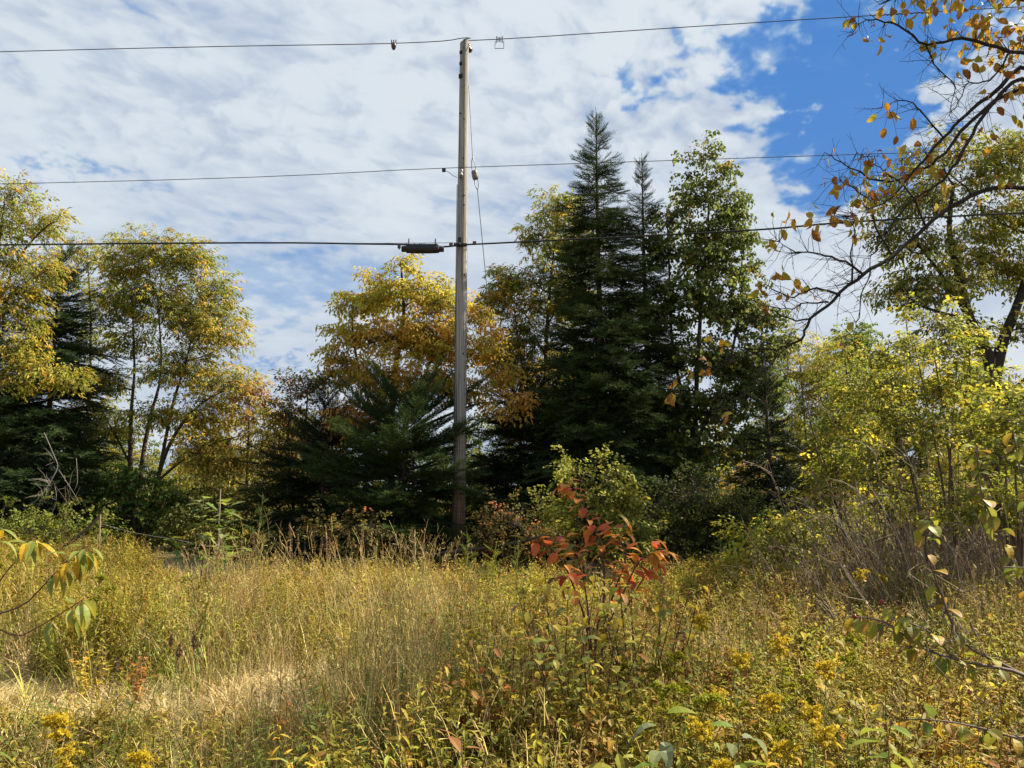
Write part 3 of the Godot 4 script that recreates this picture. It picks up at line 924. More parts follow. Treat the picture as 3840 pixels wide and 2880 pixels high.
# ---------------------------------------------------------------- woods behind the meadow
func woods() -> void:
	var gold := Color(0.36, 0.28, 0.045)
	var olive := Color(0.135, 0.16, 0.03)
	var lime := Color(0.245, 0.275, 0.04)
	var yellow := Color(0.38, 0.34, 0.045)
	var orange := Color(0.43, 0.24, 0.05)
	var green := Color(0.085, 0.135, 0.022)
	var deep := Color(0.04, 0.075, 0.018)
	var wine := Color(0.14, 0.055, 0.035)
	var rust := Color(0.26, 0.12, 0.035)
	var brown_bark := Color(0.075, 0.055, 0.042)
	var odd := Color(1.3, 0.85, 0.6)
	var hang := sprig(13, 0.40, 0.115, 0.034, 0.15, 1.4, LANCE, odd, 0.16)
	var hang_b := sprig(12, 0.36, 0.112, 0.038, 0.1, 1.3, LANCE, odd, 0.2)
	var round_s := sprig(12, 0.36, 0.085, 0.062, 0.2, 1.4, OVAL, odd, 0.08)
	var small_s := sprig(14, 0.34, 0.065, 0.042, -0.3, 0.9, OVAL, odd, 0.12)
	var spray := needle_spray()

	# left edge
	tree("cherry_tree", "tall yellow-green tree at the left picture edge above the dark spruce", "tree", Vector3(-12.72, 0.23, -18.50),
		[[[Vector3(-12.72, 0.23, -18.50), Vector3(-12.99, 3.41, -18.60), Vector3(-12.78, 6.24, -18.40), Vector3(-12.67, 8.73, -18.40)], 0.11, 0.02], [[Vector3(-12.80, 5.69, -18.50), Vector3(-12.06, 7.24, -18.20), Vector3(-11.45, 8.06, -18.20), Vector3(-11.15, 8.20, -18.20)], 0.04, 0.012]],
		[[Vector3(-12.68, 8.85, -18.40), Vector3(0.61, 0.42, 0.61)], [Vector3(-12.10, 8.13, -18.40), Vector3(0.55, 0.44, 0.55)], [Vector3(-13.12, 8.01, -18.40), Vector3(0.77, 0.66, 0.77)], [Vector3(-11.32, 8.16, -18.20), Vector3(0.28, 0.26, 0.28), 1], [Vector3(-12.10, 7.18, -18.00), Vector3(0.76, 0.43, 0.76)], [Vector3(-11.44, 6.69, -17.90), Vector3(0.59, 0.39, 0.59), 1], [Vector3(-12.77, 6.31, -18.20), Vector3(0.66, 0.66, 0.66)], [Vector3(-11.90, 6.04, -17.60), Vector3(0.64, 0.38, 0.64), 1],
		[Vector3(-11.38, 4.74, -17.40), Vector3(0.52, 0.27, 0.52), 1], [Vector3(-10.45, 4.36, -17.40), Vector3(0.46, 0.21, 0.46), 1], [Vector3(-11.41, 4.03, -17.30), Vector3(0.52, 0.42, 0.52), 1], [Vector3(-10.06, 4.07, -17.60), Vector3(0.42, 0.32, 0.42), 1], [Vector3(-11.31, 5.49, -17.60), Vector3(0.42, 0.21, 0.42), 1]],
		1150, hang, [[olive, lime, gold, 0.2], [olive, lime.lerp(gold, 0.3), gold, 0.25]], brown_bark)
	spruce("spruce_tree", "broad dark spruce low at the left picture edge under yellow branches", Vector3(-11.62, 0.23, -19.20), 7.6, 2.3, 0.25, 0.62, Color(0.042, 0.072, 0.032), spray, 11.0)
	spruce("spruce_tree", "dark spruce cut by the left picture edge with pale dead twigs below", Vector3(-12.29, 0.20, -18.20), 6.0, 1.8, 0.25, 0.7, Color(0.050, 0.084, 0.042), spray, 10.0)
	tree("cherry_tree", "thin sparse tree between the left spruce and the broad golden tree", "tree", Vector3(-11.42, 0.23, -21.00),
		[[[Vector3(-11.42, 0.23, -21.00), Vector3(-11.62, 3.65, -21.00), Vector3(-11.73, 6.24, -21.00), Vector3(-12.00, 8.31, -21.00)], 0.06, 0.012]],
		[[Vector3(-12.08, 8.24, -21.00), Vector3(0.57, 0.43, 0.57)], [Vector3(-12.44, 7.57, -21.00), Vector3(0.43, 0.58, 0.43)], [Vector3(-11.85, 7.03, -21.00), Vector3(0.61, 0.63, 0.61)], [Vector3(-12.32, 6.11, -21.00), Vector3(0.53, 0.51, 0.53)], [Vector3(-11.58, 5.71, -21.00), Vector3(0.53, 0.51, 0.53)], [Vector3(-11.89, 4.67, -21.00), Vector3(0.63, 0.63, 0.63)], [Vector3(-11.38, 3.90, -21.00), Vector3(0.51, 0.63, 0.51)], [Vector3(-11.84, 3.27, -21.00), Vector3(0.63, 0.63, 0.63)]],
		480, hang_b, [[olive, lime, gold, 0.25]], brown_bark)
	tree("cherry_tree", "broad many-stemmed golden green tree standing left of the pole in the open", "tree", Vector3(-9.51, 0.23, -20.00),
		[[[Vector3(-9.63, 0.23, -20.00), Vector3(-9.87, 2.35, -20.00), Vector3(-9.94, 3.67, -20.00), Vector3(-9.89, 4.88, -19.90), Vector3(-10.04, 6.72, -19.80)], 0.075, 0.015],
		[[Vector3(-9.54, 0.23, -20.10), Vector3(-9.62, 2.23, -20.10), Vector3(-9.52, 3.57, -20.20), Vector3(-9.37, 4.82, -20.30), Vector3(-9.55, 6.83, -20.20)], 0.075, 0.015],
		[[Vector3(-9.32, 0.24, -19.90), Vector3(-9.01, 2.11, -19.80), Vector3(-8.53, 3.16, -19.60), Vector3(-7.82, 3.87, -19.40), Vector3(-7.10, 4.21, -19.30)], 0.065, 0.012],
		[[Vector3(-9.01, 2.11, -19.80), Vector3(-8.75, 3.76, -19.70), Vector3(-8.46, 4.97, -19.70), Vector3(-8.21, 6.45, -19.70)], 0.05, 0.014],
		[[Vector3(-9.10, 1.87, -19.90), Vector3(-8.34, 2.45, -19.70), Vector3(-7.42, 2.85, -19.40), Vector3(-6.66, 3.01, -19.20)], 0.04, 0.01],
		[[Vector3(-9.83, 2.23, -20.00), Vector3(-10.31, 3.07, -20.00), Vector3(-10.84, 3.80, -20.10)], 0.035, 0.01]],
		[[Vector3(-9.66, 7.90, -20.00), Vector3(0.79, 0.48, 0.79)], [Vector3(-10.47, 7.47, -20.00), Vector3(0.63, 0.53, 0.63)], [Vector3(-8.76, 7.54, -20.00), Vector3(0.79, 0.60, 0.79)], [Vector3(-7.96, 6.88, -20.00), Vector3(0.60, 0.60, 0.60)], [Vector3(-10.72, 6.46, -20.00), Vector3(0.53, 0.53, 0.53)], [Vector3(-9.57, 6.52, -20.00), Vector3(0.96, 0.67, 0.96)], [Vector3(-8.34, 5.97, -19.80), Vector3(0.95, 0.76, 0.95)], [Vector3(-7.37, 5.50, -19.60), Vector3(0.47, 0.78, 0.47), 1], [Vector3(-8.70, 4.74, -19.80), Vector3(0.95, 0.64, 0.95)],
		[Vector3(-7.42, 4.33, -19.50), Vector3(0.66, 0.59, 0.66), 1], [Vector3(-9.99, 5.52, -20.00), Vector3(0.53, 0.48, 0.53)], [Vector3(-7.84, 3.50, -19.50), Vector3(0.82, 0.47, 0.82), 1], [Vector3(-9.16, 3.53, -19.80), Vector3(0.60, 0.48, 0.60)], [Vector3(-10.39, 4.42, -20.10), Vector3(0.48, 0.36, 0.48)], [Vector3(-10.55, 3.20, -20.10), Vector3(0.60, 0.48, 0.60)], [Vector3(-6.63, 4.07, -19.30), Vector3(0.35, 0.39, 0.35), 2], [Vector3(-7.98, 2.56, -19.40), Vector3(0.82, 0.40, 0.82), 1]],
		2900, hang, [[olive, lime.lerp(olive, 0.3), gold, 0.2], [olive, lime.lerp(gold, 0.5), gold, 0.3], [rust, gold, wine, 0.2]], brown_bark)
	tree("maple_bush", "dense deep green maple regrowth round the stems of the golden tree", "shrub", Vector3(-9.03, 0.25, -19.00),
		[[[Vector3(-9.03, 0.25, -19.00), Vector3(-9.22, 1.41, -19.00), Vector3(-9.43, 1.97, -19.00)], 0.03, 0.008], [[Vector3(-8.98, 0.25, -19.00), Vector3(-8.77, 1.30, -19.00), Vector3(-8.62, 1.75, -19.00)], 0.03, 0.008]],
		[[Vector3(-9.13, 1.75, -19.00), Vector3(0.63, 0.46, 0.63)], [Vector3(-9.62, 1.35, -19.00), Vector3(0.55, 0.41, 0.55)], [Vector3(-8.60, 1.35, -19.00), Vector3(0.51, 0.46, 0.51)], [Vector3(-8.99, 0.97, -18.80), Vector3(0.79, 0.45, 0.79)]], 330, round_s, [[deep, green, lime, 0.06]], brown_bark)
	tree("alder_bush", "brownish olive bush between the golden tree and the dark chokecherry", "shrub", Vector3(-6.34, 0.25, -19.00),
		[[[Vector3(-6.46, 0.25, -19.00), Vector3(-6.50, 2.31, -19.00), Vector3(-6.52, 4.03, -19.00)], 0.05, 0.01], [[Vector3(-6.29, 0.25, -19.00), Vector3(-6.04, 2.31, -19.00), Vector3(-6.05, 3.68, -19.00)], 0.04, 0.01]],
		[[Vector3(-6.39, 3.57, -19.00), Vector3(0.57, 0.53, 0.57), 1], [Vector3(-6.07, 2.99, -19.00), Vector3(0.69, 0.57, 0.69)], [Vector3(-6.79, 2.42, -19.00), Vector3(0.69, 0.69, 0.69)], [Vector3(-5.76, 2.31, -19.00), Vector3(0.69, 0.57, 0.69), 1], [Vector3(-7.42, 2.21, -19.50), Vector3(0.70, 0.59, 0.70)], [Vector3(-6.12, 1.63, -18.80), Vector3(0.90, 0.57, 0.90)], [Vector3(-7.18, 1.30, -19.00), Vector3(0.69, 0.46, 0.69)]],
		680, hang_b, [[olive * 0.8, olive.lerp(rust, 0.4), gold, 0.15], [olive, rust.lerp(gold, 0.5), wine, 0.12]], brown_bark)
	tree("chokecherry_tree", "dark purplish chokecherry with sparse red leaves left of the middle tree", "tree", Vector3(-4.57, 0.24, -17.00),
		[[[Vector3(-4.57, 0.24, -17.00), Vector3(-4.59, 2.24, -17.00), Vector3(-4.55, 3.78, -17.00)], 0.05, 0.01], [[Vector3(-4.62, 0.24, -17.00), Vector3(-4.90, 2.24, -17.00), Vector3(-4.95, 3.46, -17.00)], 0.04, 0.01]],
		[[Vector3(-4.60, 3.78, -17.00), Vector3(0.47, 0.47, 0.47)], [Vector3(-4.25, 3.96, -16.80), Vector3(0.34, 0.32, 0.34)], [Vector3(-4.89, 3.26, -17.00), Vector3(0.37, 0.47, 0.37)], [Vector3(-4.51, 2.74, -17.00), Vector3(0.72, 0.61, 0.72)], [Vector3(-5.11, 2.34, -17.00), Vector3(0.51, 0.57, 0.51)], [Vector3(-4.23, 1.93, -17.00), Vector3(0.61, 0.57, 0.61)], [Vector3(-4.92, 1.43, -17.00), Vector3(0.72, 0.61, 0.72)]],
		760, small_s, [[Color(0.06, 0.065, 0.02), Color(0.14, 0.12, 0.03), Color(0.30, 0.10, 0.05), 0.06]], Color(0.05, 0.04, 0.035))

	# round the pole
	tree("cherry_tree", "orange and yellow tree rising behind the short spruce beside the pole", "tree", Vector3(-2.53, 0.11, -16.80),
		[[[Vector3(-2.53, 0.11, -16.80), Vector3(-2.63, 2.43, -16.80), Vector3(-2.58, 4.04, -16.70), Vector3(-2.39, 5.37, -16.60), Vector3(-2.44, 6.39, -16.50), Vector3(-2.48, 6.69, -16.50)], 0.09, 0.006], [[Vector3(-2.60, 2.23, -16.80), Vector3(-2.07, 3.62, -16.60), Vector3(-1.72, 4.63, -16.50), Vector3(-1.54, 5.76, -16.50)], 0.05, 0.01],
		[[Vector3(-2.60, 2.43, -16.80), Vector3(-3.20, 3.74, -16.70), Vector3(-3.49, 4.87, -16.70), Vector3(-3.56, 5.71, -16.70)], 0.05, 0.01], [[Vector3(-2.39, 2.83, -16.80), Vector3(-1.46, 3.21, -16.50), Vector3(-0.64, 3.45, -16.00), Vector3(-0.10, 3.36, -15.60)], 0.04, 0.008]],
		[[Vector3(-3.46, 5.76, -16.70), Vector3(0.44, 0.34, 0.44)], [Vector3(-2.84, 5.87, -16.70), Vector3(0.56, 0.40, 0.56)], [Vector3(-2.06, 5.95, -16.60), Vector3(0.60, 0.38, 0.60)], [Vector3(-1.50, 5.61, -16.50), Vector3(0.44, 0.44, 0.44)], [Vector3(-3.70, 5.08, -16.70), Vector3(0.44, 0.46, 0.44)], [Vector3(-2.81, 4.90, -16.60), Vector3(0.76, 0.54, 0.76), 1], [Vector3(-1.93, 4.83, -16.50), Vector3(0.75, 0.56, 0.75), 1], [Vector3(-1.31, 4.59, -16.30), Vector3(0.43, 0.49, 0.43), 1], [Vector3(-3.52, 4.25, -16.70), Vector3(0.50, 0.44, 0.50), 1],
		[Vector3(-2.57, 3.91, -16.50), Vector3(0.71, 0.40, 0.71), 1], [Vector3(-1.65, 3.95, -16.40), Vector3(0.59, 0.43, 0.59), 1], [Vector3(-3.92, 4.56, -16.70), Vector3(0.20, 0.34, 0.20)], [Vector3(-0.66, 4.59, -16.30), Vector3(0.39, 0.43, 0.39), 1], [Vector3(-0.43, 3.84, -16.00), Vector3(0.42, 0.35, 0.42), 1], [Vector3(-0.10, 3.24, -15.60), Vector3(0.38, 0.30, 0.38), 2], [Vector3(-0.87, 5.33, -16.40), Vector3(0.30, 0.34, 0.30), 1], [Vector3(-1.04, 3.67, -16.20), Vector3(0.39, 0.39, 0.39), 1], [Vector3(-3.05, 3.11, -16.00), Vector3(0.67, 0.25, 0.67), 2], [Vector3(-2.48, 6.56, -16.50), Vector3(0.28, 0.16, 0.28)], [Vector3(-3.08, 6.25, -16.60), Vector3(0.22, 0.14, 0.22)]],
		2000, hang_b, [[lime, yellow.lerp(gold, 0.4), gold, 0.25], [lime.lerp(gold, 0.6), gold, orange, 0.25], [gold, orange, rust, 0.3]], brown_bark)
	spruce("spruce_tree", "short wide dark spruce whose right branches reach in front of the pole", Vector3(-2.14, 0.12, -15.20), 3.4, 2.7, 0.3, 0.50, Color(0.038, 0.066, 0.024), spray, 15.0, {"tuck": 1.55})
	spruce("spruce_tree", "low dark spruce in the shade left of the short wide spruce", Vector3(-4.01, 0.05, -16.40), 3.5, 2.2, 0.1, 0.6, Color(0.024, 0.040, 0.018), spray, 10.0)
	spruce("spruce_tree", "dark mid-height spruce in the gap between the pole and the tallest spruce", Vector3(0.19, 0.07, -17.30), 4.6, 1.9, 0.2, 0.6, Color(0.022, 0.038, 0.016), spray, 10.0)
	tree("cherry_tree", "olive yellow tree right of the pole against the tall spruce", "tree", Vector3(0.79, 0.09, -18.20),
		[[[Vector3(0.79, 0.09, -18.20), Vector3(0.77, 2.83, -18.20), Vector3(0.85, 5.62, -18.20), Vector3(1.14, 8.45, -18.30)], 0.09, 0.014], [[Vector3(0.78, 2.28, -18.20), Vector3(0.26, 4.46, -18.00), Vector3(0.04, 6.03, -18.00)], 0.05, 0.01]],
		[[Vector3(1.14, 8.61, -18.40), Vector3(0.44, 0.49, 0.44)], [Vector3(0.75, 7.86, -18.30), Vector3(0.42, 0.59, 0.42)], [Vector3(1.36, 7.54, -18.40), Vector3(0.55, 0.62, 0.55)], [Vector3(0.50, 6.77, -18.20), Vector3(0.59, 0.50, 0.59)], [Vector3(0.02, 6.63, -18.10), Vector3(0.41, 0.39, 0.41)], [Vector3(1.06, 6.22, -18.30), Vector3(0.62, 0.62, 0.62)], [Vector3(-0.11, 5.75, -18.00), Vector3(0.50, 0.50, 0.50), 1], [Vector3(0.60, 5.26, -18.10), Vector3(0.65, 0.61, 0.65)], [Vector3(1.32, 4.71, -18.20), Vector3(0.61, 0.61, 0.61)], [Vector3(-0.31, 6.28, -18.10), Vector3(0.26, 0.37, 0.26)], [Vector3(0.26, 4.23, -18.00), Vector3(0.65, 0.61, 0.65), 1], [Vector3(0.91, 3.57, -18.00), Vector3(0.65, 0.61, 0.65)], [Vector3(-0.23, 4.79, -18.00), Vector3(0.39, 0.43, 0.39), 1], [Vector3(0.26, 3.03, -18.00), Vector3(0.65, 0.54, 0.65)]],
		2200, hang, [[olive * 0.9, olive.lerp(lime, 0.7), gold, 0.2], [olive, gold, orange, 0.15]], brown_bark)
	spruce("spruce_tree", "tallest dark spruce with a spiky tip right of the pole", Vector3(1.88, 0.12, -16.20), 9.9, 1.95, 0.3, 0.74, Color(0.040, 0.066, 0.024), spray, 12.0)
	spruce("spruce_tree", "slim dark spruce with a bare curled tip between tallest spruce and poplar", Vector3(3.02, 0.10, -17.00), 9.2, 1.5, 0.4, 0.85, Color(0.040, 0.066, 0.024), spray, 10.0, {"kink": 0.06})
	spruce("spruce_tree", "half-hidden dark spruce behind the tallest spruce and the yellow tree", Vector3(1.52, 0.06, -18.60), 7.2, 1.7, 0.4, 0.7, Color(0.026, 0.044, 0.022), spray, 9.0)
	tree("poplar_tree", "tall dark green poplar with a pointed top right of the slim spruce", "tree", Vector3(3.90, 0.21, -16.80),
		[[[Vector3(3.90, 0.21, -16.80), Vector3(4.02, 3.24, -16.80), Vector3(4.24, 5.84, -16.80), Vector3(4.46, 7.67, -16.80), Vector3(4.45, 9.34, -16.80)], 0.075, 0.004], [[Vector3(3.98, 2.73, -16.80), Vector3(3.58, 4.68, -16.80), Vector3(3.54, 6.80, -16.80), Vector3(3.52, 8.00, -16.80)], 0.05, 0.01], [[Vector3(4.00, 2.63, -16.80), Vector3(4.72, 4.25, -16.70), Vector3(5.09, 5.81, -16.70), Vector3(5.16, 6.99, -16.70)], 0.05, 0.01]],
		[[Vector3(4.41, 9.28, -16.80), Vector3(0.20, 0.49, 0.20)], [Vector3(3.99, 8.89, -16.80), Vector3(0.12, 0.34, 0.12)], [Vector3(4.71, 8.78, -16.80), Vector3(0.26, 0.38, 0.26)], [Vector3(4.27, 8.22, -16.80), Vector3(0.44, 0.44, 0.44)], [Vector3(4.95, 8.11, -16.80), Vector3(0.28, 0.44, 0.28)], [Vector3(4.56, 7.56, -16.80), Vector3(0.57, 0.46, 0.57)], [Vector3(5.06, 7.20, -16.70), Vector3(0.34, 0.50, 0.34)], [Vector3(4.43, 6.70, -16.80), Vector3(0.67, 0.55, 0.67)], [Vector3(5.13, 6.35, -16.70), Vector3(0.34, 0.50, 0.34)], [Vector3(3.60, 7.73, -16.80), Vector3(0.36, 0.36, 0.36)], [Vector3(3.62, 6.91, -16.80), Vector3(0.44, 0.57, 0.44)], [Vector3(3.88, 5.84, -16.80), Vector3(0.61, 0.57, 0.61)], [Vector3(4.67, 5.60, -16.70), Vector3(0.66, 0.56, 0.66)], [Vector3(3.35, 5.42, -16.80), Vector3(0.40, 0.57, 0.40)], [Vector3(5.11, 5.29, -16.70), Vector3(0.40, 0.54, 0.40)],
		[Vector3(4.04, 4.58, -16.80), Vector3(0.77, 0.61, 0.77)], [Vector3(4.90, 4.34, -16.60), Vector3(0.66, 0.60, 0.66)], [Vector3(5.55, 5.37, -16.60), Vector3(0.36, 0.36, 0.36)], [Vector3(5.64, 4.65, -16.60), Vector3(0.46, 0.50, 0.46)], [Vector3(4.56, 3.42, -16.60), Vector3(0.76, 0.60, 0.76)], [Vector3(3.60, 3.44, -16.80), Vector3(0.61, 0.61, 0.61)], [Vector3(5.44, 3.61, -16.50), Vector3(0.50, 0.50, 0.50)], [Vector3(3.92, 2.42, -16.60), Vector3(0.80, 0.56, 0.80)], [Vector3(5.00, 2.61, -16.50), Vector3(0.60, 0.56, 0.60)]],
		2500, round_s, [[Color(0.050, 0.068, 0.018), Color(0.115, 0.14, 0.028), Color(0.20, 0.16, 0.03), 0.05]], Color(0.06, 0.05, 0.042), {"size": 0.95})
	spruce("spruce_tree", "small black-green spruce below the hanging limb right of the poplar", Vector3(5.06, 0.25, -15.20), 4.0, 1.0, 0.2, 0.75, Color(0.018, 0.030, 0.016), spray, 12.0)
	spruce("spruce_tree", "short dark spruce half hidden among stems in the right thicket", Vector3(6.79, 0.56, -13.50), 3.0, 0.8, 0.2, 0.8, Color(0.028, 0.05, 0.026), spray, 10.0)

	# right
	for q in [["yellow birch clump seen under the long hanging limb", 1735, 25.0, 0], ["yellow and green birch clump farther right behind the thicket", 1835, 24.0, 1], ["yellow-green birch clump behind the ash at the right edge", 2110, 23.0, 2], ["low yellow-green birch clump between the thicket and the ash trunk", 1975, 20.0, 3]]:
		var u: float = q[1]
		var x: float = (u - 1106.0) / 1662.0 * q[2]
		var k: float = q[2] / 1662.0
		var b := at_ground(x, q[2])
		var ls := []
		for c in [[0, 6.3, 44, 44], [-35, 5.5, 46, 56], [36, 5.4, 50, 56], [0, 4.4, 76, 60], [-50, 3.4, 56, 60], [50, 3.4, 60, 60], [0, 2.4, 84, 60], [-40, 1.3, 60, 50], [45, 1.3, 60, 50]]:
			ls.append([b + Vector3(c[0] * k, c[1] + q[3] * -0.4, 0), Vector3(c[2] * k, c[3] * k, c[2] * k), 0])
		tree("birch_tree", q[0], "tree", b, [[[b, b + Vector3(0.1, 2.5, 0), b + Vector3(0.0, 6.3, 0)], 0.07, 0.012], [[b + Vector3(0.2, 0, 0), b + Vector3(0.7, 2.2, 0), b + Vector3(0.8, 5.2, 0)], 0.05, 0.01]], ls, 1500, hang_b, [[olive, lime.lerp(yellow, 0.5), gold, 0.15]], Color(0.12, 0.09, 0.07))
	tree("distant_tree", "distant bluish green tree top showing in the gap of sky at right", "tree", Vector3(18.55, 0.44, -42.00),
		[[[Vector3(18.55, 0.44, -42.00), Vector3(19.03, 8.26, -42.00), Vector3(19.11, 10.35, -42.00)], 0.2, 0.03]], [[Vector3(19.09, 9.96, -42.00), Vector3(1.01, 0.76, 1.01)], [Vector3(18.44, 9.04, -42.00), Vector3(0.86, 0.76, 0.86)], [Vector3(19.84, 8.91, -42.00), Vector3(1.01, 0.86, 1.01)], [Vector3(18.97, 7.23, -42.00), Vector3(1.52, 1.26, 1.52)]], 700, round_s, [[green, green.lerp(lime, 0.35), lime, 0.05]], brown_bark, {"size": 1.5})
	tree("ash_tree", "large dark forked tree at right behind the yellow-green thicket", "tree", Vector3(8.91, 0.32, -14.50),
		[[[Vector3(8.91, 0.32, -14.50), Vector3(9.05, 2.14, -14.50), Vector3(9.14, 3.72, -14.50), Vector3(9.11, 4.17, -14.50), Vector3(8.76, 4.87, -14.40), Vector3(8.64, 5.60, -14.40), Vector3(8.50, 6.62, -14.40), Vector3(8.66, 7.56, -14.40)], 0.17, 0.03],
		[[Vector3(9.14, 3.63, -14.50), Vector3(9.40, 4.44, -14.50), Vector3(9.79, 5.26, -14.50), Vector3(10.15, 6.28, -14.50), Vector3(10.35, 7.41, -14.50)], 0.13, 0.03], [[Vector3(8.76, 4.87, -14.40), Vector3(8.14, 5.73, -14.20), Vector3(7.70, 6.36, -14.20)], 0.05, 0.012], [[Vector3(9.14, 3.01, -14.50), Vector3(9.48, 3.53, -14.40), Vector3(10.00, 4.03, -14.20)], 0.06, 0.014]],
		[[Vector3(7.36, 7.20, -14.20), Vector3(0.38, 0.34, 0.38)], [Vector3(7.09, 6.55, -14.20), Vector3(0.29, 0.34, 0.29)], [Vector3(7.77, 7.80, -14.30), Vector3(0.34, 0.31, 0.34)], [Vector3(8.53, 8.23, -14.40), Vector3(0.43, 0.31, 0.43)], [Vector3(7.73, 5.63, -14.20), Vector3(0.39, 0.31, 0.39)], [Vector3(8.75, 7.56, -14.40), Vector3(0.52, 0.43, 0.52)], [Vector3(8.11, 7.05, -14.30), Vector3(0.52, 0.40, 0.52)], [Vector3(9.42, 7.94, -14.40), Vector3(0.61, 0.47, 0.61)], [Vector3(7.60, 6.18, -14.20), Vector3(0.51, 0.39, 0.51)], [Vector3(10.16, 8.28, -14.50), Vector3(0.52, 0.61, 0.52)], [Vector3(8.57, 6.43, -14.40), Vector3(0.52, 0.43, 0.52)], [Vector3(9.42, 6.90, -14.40), Vector3(0.57, 0.52, 0.57)], [Vector3(7.36, 5.27, -14.20), Vector3(0.39, 0.34, 0.39)], [Vector3(7.83, 5.09, -14.20), Vector3(0.48, 0.38, 0.48)], [Vector3(8.56, 5.54, -14.20), Vector3(0.51, 0.39, 0.51)], [Vector3(9.60, 5.88, -14.40), Vector3(0.52, 0.40, 0.52)], [Vector3(10.20, 6.84, -14.50), Vector3(0.52, 0.52, 0.52)], [Vector3(8.31, 4.56, -14.20), Vector3(0.51, 0.34, 0.51)], [Vector3(9.70, 4.76, -14.30), Vector3(0.43, 0.40, 0.43)], [Vector3(10.37, 5.72, -14.50), Vector3(0.52, 0.52, 0.52)], [Vector3(9.39, 6.22, -14.90), Vector3(0.54, 0.45, 0.54)], [Vector3(9.85, 3.42, -14.20), Vector3(0.51, 0.43, 0.51)]],
		1500, hang_b, [[Color(0.10, 0.12, 0.028), Color(0.20, 0.215, 0.04), gold, 0.1]], Color(0.05, 0.042, 0.036))
	var thin := [
		["slender many-stemmed yellow-green tree in front of the ash at right", 2020.0, 9.6, [[-20, 3.6, 60, 46], [-90, 3.3, 50, 50], [70, 3.35, 70, 50], [0, 2.9, 80, 60], [-130, 2.7, 50, 50], [110, 2.8, 70, 60], [-60, 2.3, 70, 60], [60, 2.2, 80, 60], [150, 2.4, 60, 60], [-130, 1.9, 50, 50], [10, 1.5, 80, 50], [120, 1.5, 80, 50]], 620],
		["yellow-green sapling clump left of the slender tree with bare lower stems", 1850.0, 11.0, [[0, 3.0, 50, 46], [-50, 2.5, 40, 50], [50, 2.5, 44, 50], [0, 1.9, 70, 50], [-70, 1.5, 40, 44], [70, 1.4, 44, 44]], 330],
		["yellow-leaved sapling clump at the right picture edge below the ash", 2200.0, 8.2, [[0, 2.3, 70, 60], [-80, 1.9, 50, 50], [-40, 1.4, 60, 50], [60, 1.5, 60, 60], [30, 2.6, 60, 50], [-110, 1.3, 40, 40]], 300],
	]
	for q in thin:
		var k: float = q[2] / 1662.0
		var b := at_ground((q[1] - 1106.0) * k, q[2])
		var ls := []
		for c in q[3]: ls.append([b + Vector3(c[0] * k, c[1], rf(-0.4, 0.4)), Vector3(c[2] * k, c[3] * k, c[2] * k), 0])
		var ss := []
		for i in 6:
			var a := b + Vector3(rf(-0.25, 0.25), 0, rf(-0.25, 0.25))
			var e := b + Vector3(rf(-0.8, 0.8), q[3][0][1] * rf(0.8, 1.05), rf(-0.4, 0.4))
			ss.append([[a, a.lerp(e, 0.5) + Vector3(rf(-0.1, 0.1), 0.1, 0), e], rf(0.018, 0.03), 0.006])
		tree("sapling_clump", q[0], "shrub", b, ss, ls, q[4], small_s, [[olive * 0.85, lime * 0.8, yellow, 0.2]], Color(0.13, 0.10, 0.075), {"size": 0.9, "twig": 0.7})

